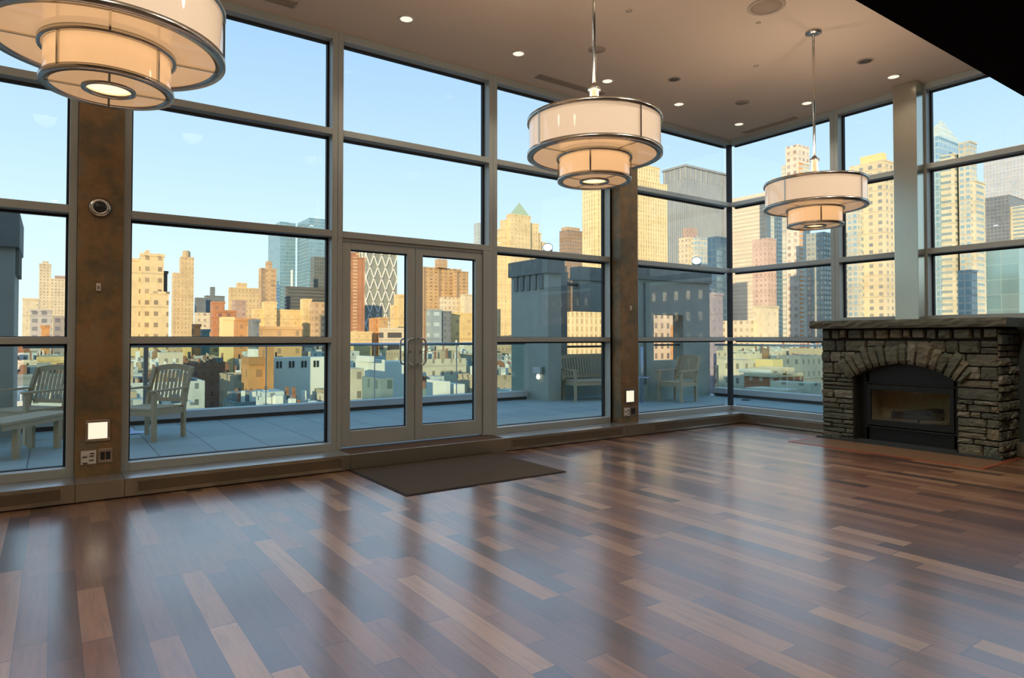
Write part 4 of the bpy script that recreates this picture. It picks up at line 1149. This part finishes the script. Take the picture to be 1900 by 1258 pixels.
# our own building: roof slab edge and the storeys under the terrace
tag(MB().box(-40, 3.75, -26, 5.5, -42, -0.26).build('host_building', F['low_brick']), 'storeys of this building below the terrace deck', 'building')
struct('trim_7', MB().box(-12.7, 1.0, -10.2, 1.0, ZC + 0.26, ZC + 0.7), M['pier_cap'], 'roof slab over the room')
CITY = [
 ('apartment_tower', 'slim cream tower with a stepped top, through the pane at the far left', [('body', 'cream_s', -22.6, 893.2, -11.8, 913.2, -42.0, 84.2), ('tank', 'cream_s', -21.2, 893.3, -13.8, 913.3, 51.3, 87.3), ('body', 'cream_s', -11.1, 893.3, 7.0, 913.3, -42.0, 68.0), ('roof', 'roofgrey', -9.6, 893.3, 7.0, 913.3, 35.7, 71.7)]),
 ('office_block', 'pale grid-windowed block low in the far left pane', [('body', 'whitegrid', -17.6, 353.2, -9.8, 373.2, -42.0, 14.0)]),
 ('office_block', 'second grey grid-windowed block beside the brown column in the far left pane', [('body', 'greygrid', -9.2, 318.3, -3.0, 338.3, -42.0, 10.3)]),
 ('low_building', 'pale cream low block next to the terrace pier in the far left pane', [('body', 'cream_p', -25.3, 513.1, -17.0, 533.1, -42.0, 26.7)]),
 ('low_building', 'dark orange chimney-like block below the grid-windowed blocks in the far left pane', [('body', 'orange', -12.6, 273.3, -10.3, 293.3, -42.0, 5.8)]),
 ('low_building', 'sunlit yellow low block just above the chair in the far left pane', [('body', 'yellow_p', -12.1, 183.3, -7.1, 203.3, -42.0, -3.1)]),
 ('apartment_building', 'large cream stepped apartment building with a roof shed, nearest the brown column', [('body', 'cream_w', 9.7, 252.7, 21.8, 261.6, -42.0, 28.8), ('body', 'cream_w', 15.9, 252.1, 22.2, 258.1, -42.0, 30.7), ('tank', 'tan_t', 15.7, 252.1, 18.5, 258.1, 21.6, 32.0), ('tank', 'cream_w', 19.3, 251.8, 22.0, 257.8, 20.7, 31.1), ('body', 'cream_w', 19.6, 251.7, 23.3, 257.7, -42.0, 17.5)]),
 ('apartment_building', 'narrow dark-sided building behind the large cream stepped building', [('body', 'darkwall', 24.0, 266.3, 25.4, 272.3, -42.0, 26.2)]),
 ('skyscraper', 'tan tower with rounded crown and lower left wing, right of the cream building', [('body', 'tan_t', 90.2, 686.2, 101.4, 696.1, -42.0, 79.0), ('body', 'tan_t', 84.4, 687.0, 90.4, 697.4, -42.0, 63.3), ('dome', 'tan_t', 92.4, 685.9, 98.0, 692.3, 57.4, 85.4)]),
 ('skyscraper', 'distant blue-grey tower with a small rooftop box, mid-skyline in the big left pane', [('body', 'slate', 180.8, 1076.8, 207.6, 1089.8, -42.0, 66.0), ('tank', 'slate', 186.6, 1075.8, 194.2, 1084.2, 35.4, 79.4)]),
 ('office_block', 'distant small slate block left of the blue-grey tower', [('body', 'slate', 159.0, 1029.8, 172.6, 1038.6, -42.0, 59.6)]),
 ('apartment_building', 'pale beige block below the slate block', [('body', 'cream_s', 60.0, 417.7, 70.6, 423.7, -42.0, 16.3)]),
 ('apartment_building', 'red brick building with a taller left part in the big left pane', [('body', 'redbrick', 50.6, 317.9, 55.7, 323.9, -42.0, 18.1), ('body', 'redbrick', 52.4, 317.5, 60.4, 323.5, -42.0, 14.2)]),
 ('apartment_building', 'pinkish brown block right of the red brick building', [('body', 'pinkbrown', 78.6, 404.0, 85.0, 411.2, -42.0, 23.9)]),
 ('apartment_building', 'tan classical building with a cornice and roof house, mid-skyline', [('body', 'tan_t', 112.5, 580.9, 140.1, 587.1, -42.0, 44.0), ('tank', 'tan_t', 117.4, 579.8, 126.5, 585.8, 24.2, 48.2)]),
 ('apartment_building', 'orange-brown low block carrying the pale billboard box', [('body', 'orange', 47.7, 257.3, 54.3, 263.3, -42.0, 8.9)]),
 ('billboard', 'pale yellow rooftop billboard box among the orange low buildings', [('body', 'yellowflat', 37.4, 228.8, 40.8, 234.8, -42.0, 8.4)]),
 ('apartment_tower', 'brown tower with a narrow rooftop drum left of the glass twin towers', [('body', 'tan_w', 112.1, 478.4, 122.6, 485.9, -42.0, 51.3), ('tank', 'brick_tan', 115.2, 477.6, 120.1, 483.6, 36.5, 56.5)]),
 ('glass_tower', 'left tower of the blue glass twin towers', [('body', 'glassblue', 209.6, 783.6, 219.7, 835.9, -42.0, 139.0), ('body', 'glassblue', 220.1, 780.6, 226.4, 786.6, -42.0, 137.8)]),
 ('glass_tower', 'right tower of the blue glass twin towers, the taller one', [('body', 'glassblue', 228.9, 736.1, 248.3, 780.5, -42.0, 138.4)]),
 ('glass_tower', 'dark glass tower standing before the right twin tower', [('body', 'glassdark', 203.0, 639.4, 221.1, 651.1, -42.0, 82.3)]),
 ('office_building', 'long dark grey podium block at the foot of the glass twin towers', [('body', 'darkstripe', 167.4, 608.5, 210.3, 615.4, -42.0, 49.1), ('tank', 'whiteflat', 171.4, 607.3, 173.3, 613.3, 39.2, 64.8)]),
 ('museum_building', 'long yellow building with a small turret below the glass towers', [('body', 'yellow_p', 84.4, 382.2, 119.0, 388.2, -42.0, 17.9), ('body', 'yellow_p', 110.3, 375.1, 114.4, 381.1, -42.0, 24.2), ('body', 'yellow_p', 90.2, 380.8, 95.9, 386.8, -42.0, 22.0)]),
 ('apartment_building', 'brick building with tight windows at the right edge of the big left pane', [('body', 'brick_tan2', 109.2, 354.4, 127.2, 360.4, -42.0, 21.4)]),
 ('low_building', 'long low sunlit tan roofline just above the lower rail in the big left pane', [('body', 'orange_p', 43.7, 217.2, 60.2, 223.2, -42.0, 5.2)]),
 ('low_building', 'dark green-grey roof shed on the low sunlit roofline', [('body', 'slate', 37.3, 187.8, 38.9, 193.8, -42.0, 6.7)]),
 ('low_building', 'small orange building left of the blue roof shed', [('body', 'orange', 34.5, 264.8, 36.6, 270.8, -42.0, 6.6)]),
 ('low_building', 'small blue-green roof shed near the small orange building', [('body', 'blueflat', 38.1, 269.3, 40.6, 275.3, -42.0, 4.7)]),
 ('apartment_tower', 'striped red-brown apartment tower in the left door leaf, beside the lattice tower', [('body', 'redstripe', 205.3, 553.7, 221.0, 582.1, -42.0, 73.8), ('tank', 'redstripe', 207.0, 553.0, 216.1, 559.5, 54.2, 78.2)]),
 ('low_building', 'pale yellow low building at the foot of the red-brown tower', [('body', 'yellow_p', 112.0, 300.3, 120.7, 306.3, -42.0, 4.5)]),
 ('low_building', 'orange low building at the foot of the lattice tower', [('body', 'orange', 124.0, 306.1, 130.8, 312.1, -42.0, 11.5), ('body', 'orange_p', 127.0, 304.9, 131.1, 310.9, -42.0, 11.8)]),
 ('low_building', 'cream garage-like building with dark openings in the left door leaf', [('body', 'garage', 104.8, 249.1, 117.8, 255.1, -42.0, 5.6)]),
 ('apartment_building', 'pale yellow stepped building right of the lattice tower', [('body', 'yellow_p', 150.4, 338.2, 159.9, 344.2, -42.0, 20.1), ('body', 'yellow_p', 152.6, 337.1, 159.4, 343.1, -42.0, 26.3)]),
 ('apartment_tower', 'wide tan brick apartment tower filling the right door leaf, with a roof house', [('body', 'tan_w', 289.1, 570.8, 332.2, 589.6, -42.0, 71.4), ('body', 'tan_w', 317.9, 555.0, 330.4, 563.5, -42.0, 67.5), ('tank', 'brick_tan', 301.2, 564.4, 313.4, 571.1, 53.6, 79.6)]),
 ('office_building', 'pale cream block in front of the wide tan tower in the right door leaf', [('body', 'cream_s', 209.3, 386.7, 225.1, 392.7, -42.0, 29.3), ('body', 'cream_p', 222.0, 379.4, 231.2, 385.4, -42.0, 31.3)]),
 ('apartment_building', 'yellow building with few windows low in the right door leaf', [('body', 'yellow_w', 184.3, 331.9, 201.6, 337.9, -42.0, 16.4)]),
 ('glass_building', 'small pale bluish mural-covered block low in the right door leaf', [('body', 'bluegrey', 164.4, 320.1, 171.2, 326.1, -42.0, 17.4)]),
 ('low_building', 'brown-grey narrow block beside the bluish block in the right door leaf', [('body', 'slate', 172.3, 321.4, 178.0, 327.4, -42.0, 16.7)]),
 ('glass_tower', 'slender grey glass tower rising above the doors beside the middle mullion', [('body', 'glasspale', 468.4, 756.2, 478.0, 767.4, -42.0, 160.0)]),
 ('skyscraper', 'stepped yellow skyscraper with a green pyramid roof', [('body', 'cream_v', 279.3, 425.9, 328.2, 439.4, -42.0, 81.5), ('body', 'cream_v', 282.1, 424.0, 321.6, 430.2, -42.0, 88.4), ('body', 'cream_v', 284.3, 422.6, 317.7, 428.6, -42.0, 95.3), ('body', 'cream_v', 288.5, 419.6, 306.7, 425.6, -42.0, 100.1), ('pyramid', 'pyramid', 290.6, 418.2, 305.6, 424.9, 100.1, 110.8)]),
 ('skyscraper', 'brown glass-fronted tower between the pyramid-roofed and the slab skyscraper', [('body', 'browngrid', 439.2, 530.8, 463.6, 543.5, -42.0, 117.0), ('tank', 'brick_tan', 439.2, 530.8, 459.0, 540.8, 92.5, 120.5)]),
 ('skyscraper', 'tall golden slab skyscraper behind the right brown column', [('body', 'goldslab', 367.9, 407.3, 447.3, 424.6, -42.0, 158.0), ('body', 'goldslab', 368.9, 406.4, 455.7, 423.0, -42.0, 143.2)]),
 ('office_tower', 'grey office tower with vertical ribs and a colonnaded crown, left of the room corner', [('body', 'ribgrey', 602.7, 508.6, 681.9, 541.2, -42.0, 206.5), ('crown', 'crown', 602.7, 508.6, 681.9, 541.2, 190.5, 206.5)]),
 ('apartment_tower', 'small cream and glass tower standing before the ribbed grey tower', [('body', 'cream_s', 336.1, 281.8, 344.9, 290.0, -42.0, 68.4), ('body', 'glassgrid', 339.9, 277.3, 349.2, 283.3, -42.0, 68.1), ('tank', 'pinkbrown', 336.8, 281.0, 346.1, 287.0, 57.1, 75.1)]),
 ('glass_tower', 'dark blue glass tower at the corner of the room, behind the terrace wall', [('body', 'glassnavy', 291.8, 225.2, 303.2, 231.2, -42.0, 57.9)]),
 ('apartment_building', 'small lilac-brown block in front of the dark blue glass tower', [('body', 'lilac', 195.7, 153.3, 202.2, 159.3, -42.0, 18.6)]),
 ('office_building', 'white block with dark square windows seen through the terrace wall opening', [('body', 'whitewin', 208.9, 199.2, 231.7, 205.2, -42.0, 15.1), ('body', 'orange', 218.9, 188.1, 221.8, 194.1, -42.0, 7.1)]),
 ('office_building', 'yellow vertical-striped building seen behind the bench between pier and column', [('body', 'goldslab', 205.0, 244.3, 230.5, 250.3, -42.0, 14.6)]),
 ('office_tower', 'white banded office tower just right of the corner mullion', [('body', 'whiteband', 506.8, 337.0, 523.1, 376.5, -42.0, 130.6)]),
 ('office_tower', 'pink-white shorter tower in front of the white banded tower', [('body', 'pinkgrid', 382.2, 253.5, 392.0, 265.0, -42.0, 68.5)]),
 ('low_building', 'cream low apartment row at the foot of the white banded tower', [('body', 'cream_s', 252.9, 176.8, 274.1, 193.7, -42.0, 9.5), ('body', 'cream_p', 256.6, 171.4, 265.9, 178.1, -42.0, 16.1)]),
 ('glass_tower', 'pale blue glass tower left of the striped unfinished tower', [('body', 'glassgrid', 461.3, 297.0, 471.7, 303.0, -42.0, 128.7)]),
 ('skyscraper', 'unfinished white striped skyscraper with a ragged top, behind the farthest lamp', [('body', 'whiteorange', 435.4, 262.8, 449.6, 276.6, -42.0, 130.0), ('body', 'ragged', 435.1, 263.4, 449.3, 273.3, -42.0, 142.8)]),
 ('glass_tower', 'grey-blue glass tower beside the second mullion of the right wall', [('body', 'glassgrid2', 408.7, 229.4, 420.0, 241.6, -42.0, 71.8)]),
 ('apartment_tower', 'cream and glass apartment tower with a yellow roof block, left of the steel column', [('body', 'glassgrid', 364.7, 184.5, 371.9, 195.1, -42.0, 96.2), ('body', 'cream_v2', 370.6, 172.5, 390.9, 192.2, -42.0, 101.2), ('tank', 'yellowflat', 370.6, 172.5, 376.8, 185.0, 88.9, 105.7)]),
 ('glass_tower', 'dark narrow glass block beside the second mullion of the right wall', [('body', 'glassgrid2', 343.4, 182.2, 349.0, 188.2, -42.0, 59.4)]),
 ('glass_tower', 'blue glass tower with white bands and a gabled glass roof, right of the steel column', [('body', 'glassblue2', 408.8, 159.9, 441.3, 169.6, -42.0, 118.1), ('body', 'whiteband2', 411.2, 153.7, 424.3, 162.9, -42.0, 106.8), ('body', 'glassgrid', 413.9, 146.5, 421.3, 152.5, -42.0, 112.6), ('body', 'whiteband2', 414.4, 144.9, 426.4, 151.9, -42.0, 90.0), ('pyramid', 'gable', 408.8, 159.9, 441.3, 169.6, 118.1, 131.9)]),
 ('office_tower', 'pale violet grid office tower at the right edge of the view', [('body', 'palegrid', 903.6, 256.2, 966.8, 309.2, -42.0, 224.6)]),
 ('office_building', 'dark grid building with white balcony bands in the rightmost pane', [('body', 'darkgrid', 753.0, 236.1, 823.4, 262.4, -42.0, 141.1), ('body', 'whiteband2', 757.0, 223.2, 841.0, 247.3, -42.0, 129.4)]),
 ('glass_building', 'low teal glass building above the fireplace mantel in the rightmost pane', [('body', 'tealglass', 611.8, 185.2, 731.8, 212.3, -42.0, 75.5)]),
 ('glass_tower', 'dark navy glass block at the foot of the gabled glass tower', [('body', 'glassnavy', 348.2, 122.4, 354.4, 128.4, -42.0, 33.9)]),
]
LATTICE = [276.8, 686.7, 314.9, 704.0, -42.0, 117.8]
NAMED = [
 ('x', 'long white row building with six pairs of dark windows in the big left pane', [('body', 'whiteflat', 29.5, 138.3, 45.6, 144.3, -42.0, -2.9), ('pairs', 'x', 29.5, 138.3, 45.6, 144.3, -5.7, -2.9)]),
 ('x', 'orange gabled building with a sloping wall left of the white row building', [('body', 'orange', 25.7, 128.9, 27.2, 134.9, -42.0, -0.1), ('wedge', 'orange', 22.6, 129.7, 25.9, 135.7, -4.0, -2.6), ('body', 'orange', 22.7, 130.2, 26.1, 136.2, -42.0, -3.4)]),
 ('x', 'white chimney stack building with a dark slot beside the orange gabled building', [('body', 'whiteflat', 25.5, 137.2, 27.0, 143.2, -42.0, -1.0)]),
 ('x', 'long sunlit yellow terrace of houses above the white rooftops in the big left pane', [('body', 'yellow_w', 34.8, 290.1, 71.4, 296.1, -42.0, -1.7)]),
 ('x', 'cream block with a flat roof among the roofs behind the armchair', [('body', 'low_cream', 13.3, 182.0, 18.5, 188.3, -42.0, -2.4)]),
 ('x', 'pale boxy rooftop house in the left door leaf', [('body', 'whiteflat', 36.2, 102.2, 39.3, 108.2, -42.0, -2.5), ('body', 'low_cream', 28.8, 91.2, 30.9, 97.2, -42.0, -3.4), ('tank', 'whiteflat', 35.6, 100.3, 36.6, 106.3, -2.8, -1.8)]),
 ('x', 'long white parapet building right of the pale rooftop house in the left door leaf', [('body', 'whiteflat', 41.9, 107.4, 47.2, 113.4, -42.0, -3.1)]),
 ('x', 'white chimney stacks in front of the dark roof in the right door leaf', [('body', 'whiteflat', 37.2, 76.2, 37.9, 82.2, -42.0, -4.9), ('body', 'whiteflat', 39.1, 76.3, 40.4, 82.3, -42.0, -5.4)]),
 ('x', 'dark grey cubic roof house low in the left door leaf', [('body', 'low_teal', 24.5, 70.3, 26.2, 76.3, -42.0, -3.7)]),
 ('x', 'red brick corner building with cream cornice in the pane left of the fireplace', [('body', 'brickwin', 84.7, 54.3, 92.1, 60.3, -42.0, -4.9), ('cornice', 'cream_p', 84.3, 54.1, 91.9, 60.1, -4.9, -4.3), ('tank', 'low_cream', 86.0, 54.1, 86.9, 60.1, -4.5, -3.5), ('tank', 'low_cream', 86.7, 52.9, 87.3, 58.9, -4.4, -3.3), ('tank', 'whiteflat', 85.9, 56.2, 86.8, 62.2, -4.5, -3.8)]),
 ('x', 'cream stepped roof buildings above the red brick corner building', [('body', 'low_cream', 113.6, 79.4, 117.9, 85.4, -42.0, -1.8), ('body', 'low_cream', 107.0, 76.5, 111.4, 82.5, -42.0, -3.2), ('tank', 'yellowflat', 112.8, 73.4, 116.3, 79.4, -42.0, -3.1)]),
 ('x', 'bright white low house in front of the red brick corner building', [('body', 'low_cream', 68.4, 42.6, 72.2, 48.6, -42.0, -5.4)]),
 ('x', 'pale yellow roof block right of the red brick corner building', [('body', 'low_cream', 73.5, 42.1, 76.1, 48.1, -42.0, -4.7), ('body', 'low_grey', 140.5, 84.0, 151.1, 90.0, -42.0, -3.0)]),
]
# ---------------------------------------------- city
def bbox_part(mb, v): mb.box(v[0], v[2], v[1], v[3], v[4], v[5])
GROUPS = {}
for name, label, boxes in CITY:
    b0 = boxes[0]
    o = Vector(((b0[2] + b0[4]) / 2, (b0[3] + b0[5]) / 2, -42))
    r = empty(name, o); tag(r, label, 'skyscraper' if name == 'skyscraper' else 'building')
    n_body = 0; ztop = -42
    for bx in boxes:
        kind, mk, x0, y0, x1, y1, z0, z1 = bx
        mb = MB()
        if kind in ('body', 'tank', 'roof'):
            e = 0.0 if n_body == 0 else 0.17 + 0.37 * n_body
            if kind == 'body': ztop = max(ztop, z1)
            else:
                e = -1.3
                under = [q[7] for q in boxes if q[0] == 'body' and q[7] < z1 and q[2] - 3 < (x0 + x1) / 2 < q[4] + 3]
                if under: z0 = max(under) - 0.3
            mb.box(x0 - e, x1 + e * 0.3, y0 - e, y1 - e, z0, z1)
            if kind == 'body':
                # parapet and a little plant on the roof
                mb.box(x0 - e - 0.3, x1 + e * 0.3 + 0.3, y0 - e - 0.3, y0 - e + 0.5, z1 - 1.0, z1 + 0.02)
            n_body += 1
        elif kind == 'dome':
            cx, cyy = (x0 + x1) / 2, (y0 + y1) / 2; rr_ = (x1 - x0) / 2
            z0 = ztop - 0.3; h_ = z1 - z0
            mb.lathe([(rr_ * 1.25, z0), (rr_ * 1.25, z0 + h_ * 0.8), (rr_ * 1.05, z0 + h_ * 0.82), (rr_ * 1.05, z0 + h_ * 0.92), (rr_ * 0.7, z1 - h_ * 0.02), (0, z1)], cx=cx, cy=cyy, n=16)
        elif kind == 'pyramid':
            cx, cyy = (x0 + x1) / 2, (y0 + y1) / 2
            b_ = [(x0, y0, z0), (x1, y0, z0), (x1, y1, z0), (x0, y1, z0)]
            for q in range(4):
                mb.quad([b_[q], b_[(q + 1) % 4], (cx, cyy, z1)], uv=[(0, 0), (abs(x1 - x0), 0), (abs(x1 - x0) / 2, z1 - z0)])
        elif kind == 'crown':
            nx = 9; e = 0.6
            for q in range(nx):
                a = x0 + (x1 - x0) * q / (nx - 1); mb.box(a - 0.9, a + 0.9, y0 - e, y0 + 0.2, z0, z1)
            ny = 5
            for q in range(ny):
                a = y0 + (y1 - y0) * q / (ny - 1); mb.box(x0 - e, x0 + 0.2, a - 0.9, a + 0.9, z0, z1)
            mb.box(x0 - 2, x1 + 2, y0 - 2, y1 + 2, z1 - 2.0, z1 + 0.5)
            mb.box(x0 - 0.1, x1 + 0.1, y0 - 0.1, y1, z0, z0 + 0.1)
        pn = {'body': 'tower_block', 'tank': 'roof_house', 'roof': 'roof', 'dome': 'domed_crown', 'pyramid': 'pointed_roof', 'crown': 'colonnade_crown'}[kind]
        mat = F[mk] if mk in F else F['cream_s']
        if kind == 'crown': mat = F['whiteflat'] if False else F['ribgrey']
        ob = mb.build(pn, mat, r)
        ob.data.transform(Matrix.Translation(-o))

# lattice-fronted glass tower
x0, y0, x1, y1, z0, z1 = LATTICE
r = empty('lattice_tower', (x0, y0, -42)); tag(r, 'glass tower wrapped in a pale diamond lattice, in the left door leaf', 'skyscraper')
O4 = Vector((x0, y0, -42))
ob = MB().box(x0, x1, y0, y1 + 14, z0, z1).build('tower_block', F['glasslat'] if 'glasslat' in F else F['glassgrid2'], r); ob.data.transform(Matrix.Translation(-O4))
lt = MB(); nb = 4; Wt = x1 - x0; bw = Wt / nb; bh = bw * 2.75
def seg_clip(xa, za, xb, zb, plane):
    if zb > z1: 
        t_ = (z1 - za) / (zb - za); xb = xa + (xb - xa) * t_; zb = z1
    if za >= z1 - 0.1: return
    if plane == 'y': lt.bar((xa, y0 - 0.5, za), (xb, y0 - 0.5, zb), 1.0, 1.0, up=(0, 1, 0))
    else: lt.bar((x0 - 0.5, xa, za), (x0 - 0.5, xb, zb), 1.0, 1.0, up=(1, 0, 0))
z = -10.0; rowi = 0
while z < z1:
    for k in range(nb):
        c = x0 + (k + 0.5) * bw
        if rowi % 2 == 0: seg_clip(c - bw / 2, z, c, z + bh / 2, 'y'); seg_clip(c + bw / 2, z, c, z + bh / 2, 'y')
        else: seg_clip(c, z, c - bw / 2, z + bh / 2, 'y'); seg_clip(c, z, c + bw / 2, z + bh / 2, 'y')
    for k in range(2):
        c = y0 + (k + 0.5) * bw
        if rowi % 2 == 0: seg_clip(c - bw / 2, z, c, z + bh / 2, 'x'); seg_clip(c + bw / 2, z, c, z + bh / 2, 'x')
        else: seg_clip(c, z, c - bw / 2, z + bh / 2, 'x'); seg_clip(c, z, c + bw / 2, z + bh / 2, 'x')
    z += bh / 2; rowi += 1
ob = lt.build('lattice', F['whiteflat'], r); ob.data.transform(Matrix.Translation(-O4))

# street-level ground far below, and unseen blocks added behind this building to shade the near roofs
struct('trim_8', MB().box(-1500, 3000, -400, 3000, -42.5, -42.0), M['ground'], 'city street level far below the terrace')
for k, (xa, xb, zt) in enumerate(((-260, -150, 9), (-145, -60, 12), (62, 140, 9), (150, 320, 10))):
    tag(MB().box(xa, xb, -95, -45, -42, zt).build('unseen_shade_block', F['low_brick']), 'unseen brick block added behind this building to shade the near roofs', 'building', 'added brick shade blocks behind the camera')
tag(MB().box(-56, -42, -110, -45, -42, 14).box(-42, 58, -110, -45, -42, -14).build('unseen_shade_block', F['low_grey']), 'unseen grey block added directly behind this building to shade the near roofs', 'building')

# low roofs between the terrace and the skyline
LOW = random.Random(5)
LCOL = {'low_white': 'white', 'low_grey': 'grey', 'low_teal': 'dark teal-grey', 'low_brick': 'red brick', 'low_tan': 'tan', 'low_cream': 'cream'}
def sector(x, y):
    az = math.degrees(math.atan2(x + 9.267, y + 6.653))
    px = 950 + 1215 * math.tan(R(az - 35.03))
    if px < 0 or px > 1900: return None
    if px < 135: return 'through the far left pane'
    if px < 236: return None
    if px < 425: return 'through the left half of the big left pane'
    if px < 620: return 'through the right half of the big left pane'
    if px < 765: return 'through the left door leaf'
    if px < 885: return 'through the right door leaf'
    if px < 960: return 'just left of the terrace pier'
    if px > 1310 and px < 1530: return 'through the pane left of the fireplace'
    return None
protos = {}
cells = []
for ring, (d0, d1, za, zb, sz, step) in enumerate(((72, 105, -13.5, -8.5, 13, 15), (105, 150, -11.0, -6.5, 14, 16), (150, 215, -9.5, -4.5, 17, 20), (215, 320, -8.0, -2.6, 22, 27), (320, 520, -7.0, -1.4, 34, 40))):
    d = d0
    while d < d1:
        na = int(d * R(80) / step)
        for k in range(na):
            az = R(-5) + R(82) * (k + LOW.uniform(0.15, 0.85)) / na
            cells.append((ring, d + LOW.uniform(-4, 4), az, za, zb, sz))
        d += step * 1.0
count = 0
def low_building(x, y, wx, wy, zt, mk, label, group, bits=True):
    r = empty('low_building', (x, y, -42)); tag(r, label, 'building', group)
    h_ = zt + 42
    MB().box(-wx / 2, wx / 2, -wy / 2, wy / 2, 0, h_).build('walls', F[mk], r)
    rf = LOW.choice(['roof_teal', 'roof_teal', 'roof_pale'])
    p = 0.35
    MB().box(-wx / 2 + p, wx / 2 - p, -wy / 2 + p, wy / 2 - p, h_, h_ + 0.06).build('roof_deck', F[rf], r)
    MB().box(-wx / 2, wx / 2, -wy / 2, -wy / 2 + p, h_, h_ + 0.7).box(-wx / 2, wx / 2, wy / 2 - p, wy / 2, h_, h_ + 0.7).box(-wx / 2, -wx / 2 + p, -wy / 2 + p, wy / 2 - p, h_, h_ + 0.7).box(wx / 2 - p, wx / 2, -wy / 2 + p, wy / 2 - p, h_, h_ + 0.7).build('parapet', F[mk], r)
    if bits:
        for q in range(LOW.choice([2, 3, 3, 4])):
            a, b_ = LOW.uniform(-wx * .33, wx * .33), LOW.uniform(-wy * .33, wy * .33)
            s1, s2, s3 = LOW.uniform(1.0, 2.4), LOW.uniform(1.0, 2.2), LOW.uniform(1.2, 2.8)
            MB().box(a - s1, a + s1, b_ - s2, b_ + s2, h_, h_ + s3).build('stair_bulkhead', F[LOW.choice(['low_white', 'low_grey', 'low_white', 'low_tan'])], r)
        v = MB()
        for q in range(LOW.choice([5, 8, 11])):
            a, b_ = LOW.uniform(-wx * .42, wx * .42), LOW.uniform(-wy * .42, wy * .42); s_ = LOW.uniform(0.15, 0.6)
            v.box(a - s_, a + s_, b_ - s_ * LOW.uniform(.6, 2.2), b_ + s_, h_, h_ + LOW.uniform(0.6, 2.6))
        v.build('vents', F[LOW.choice(['whiteflat', 'whiteflat', 'low_brick'])], r)
        ch = MB()
        for q in range(5):
            a, b_ = LOW.uniform(-wx * .45, wx * .45), LOW.uniform(-wy * .45, wy * .45)
            ch.box(a - .22, a + .22, b_ - .3, b_ + .3, h_, h_ + LOW.uniform(1.2, 3.4))
        ch.build('chimneys', F[LOW.choice(['whiteflat', 'low_tan', 'low_brick'])], r)
        if LOW.random() < 0.10:
            MB().lathe([(0, h_ + 2.4), (1.2, h_ + 2.4), (1.2, h_ + 4.6), (0, h_ + 5.5)], cx=wx * .2, cy=0, n=14).build('water_tank', F['tank_wood'], r)
    return r
placed = []
KEEP = [((b[2] + b[4]) / 2, (b[3] + b[5]) / 2, abs(b[4] - b[2]) + 3, abs(b[5] - b[3]) + 3) for _n, _l, bs in CITY + NAMED for b in bs]
ROW = ['nearest row', 'second row', 'middle distance', 'farther row', 'farthest row']
for ring, d, az, za, zb, sz in cells:
    x = -9.267 + d * math.sin(az); y = -6.653 + d * math.cos(az)
    wx, wy = sz * LOW.uniform(0.62, 0.98), sz * LOW.uniform(0.62, 1.0)
    zt = LOW.uniform(za, zb)
    mk = LOW.choice(['low_white', 'low_white', 'low_grey', 'low_teal', 'low_teal', 'low_brick', 'low_tan', 'low_cream', 'low_grey'] if ring < 2 else ['low_white', 'low_grey', 'low_brick', 'low_tan', 'low_cream', 'low_cream', 'low_tan'])
    s_ = sector(x, y)
    if s_ is None: continue
    bad = False
    for (px_, py_, pwx, pwy) in placed + KEEP:
        ox = (pwx + wx) / 2 + 0.4 - abs(px_ - x); oy = (pwy + wy) / 2 + 0.4 - abs(py_ - y)
        if ox > 0 and oy > 0:      # shrink to fit beside the neighbour, or drop
            if ox < oy and wx - 2 * ox > sz * 0.4: wx -= 2 * ox
            elif oy <= ox and wy - 2 * oy > sz * 0.4: wy -= 2 * oy
            elif wx - 2 * ox > sz * 0.4: wx -= 2 * ox
            elif wy - 2 * oy > sz * 0.4: wy -= 2 * oy
            else: bad = True; break
    if bad: continue
    placed.append((x, y, wx, wy))
    lab = '%s low-rise roof block, %s, %s' % (LCOL[mk], ROW[ring], s_)
    low_building(x, y, wx, wy, zt, mk, lab, '%s low-rises, %s, %s' % (LCOL[mk], ROW[ring], s_), bits=ring < 4)
    count += 1
print('low buildings', count)

# low buildings one can name
for nm, lab, bxs in NAMED:
    b0 = bxs[0]; o = Vector(((b0[2] + b0[4]) / 2, (b0[3] + b0[5]) / 2, -42))
    r = empty('low_building', o); tag(r, lab, 'building')
    for kind, mk, x0, y0, x1, y1, z0, z1 in bxs:
        mb = MB()
        if kind == 'wedge':      # sloping roofed part, low toward x0
            mb.v += [(x0, y0, z0), (x1, y0, z0), (x1, y1, z0), (x0, y1, z0), (x0, y0, z0 + 1.5), (x1, y0, z1), (x1, y1, z1), (x0, y1, z0 + 1.5)]
            for f in ((0, 3, 2, 1), (4, 5, 6, 7), (0, 1, 5, 4), (1, 2, 6, 5), (2, 3, 7, 6), (3, 0, 4, 7)):
                mb.f.append(f); mb.uv.append(None); mb.tone.append(.5); mb.mi.append(0); mb.smooth.append(False)
        elif kind == 'pairs':    # pairs of dark windows
            n = 6; W_ = x1 - x0; hh = z1 - z0
            for q in range(n):
                c = x0 + (q + .5) * W_ / n
                for s_ in (-1, 1): mb.box(c + s_ * W_ * .022 - W_ * .013, c + s_ * W_ * .022 + W_ * .013, y0 - 0.15, y0 + 0.05, z0 + hh * .2, z0 + hh * .72)
        else: mb.box(x0, x1, y0, y1, z0, z1)
        pn = {'body': 'walls', 'wedge': 'sloping_roof', 'pairs': 'paired_windows', 'cornice': 'cornice', 'tank': 'roof_house'}[kind]
        ob = mb.build(pn, M['dark_plastic'] if kind == 'pairs' else F[mk], r); ob.data.transform(Matrix.Translation(-o))
print('objects', len(D.objects))
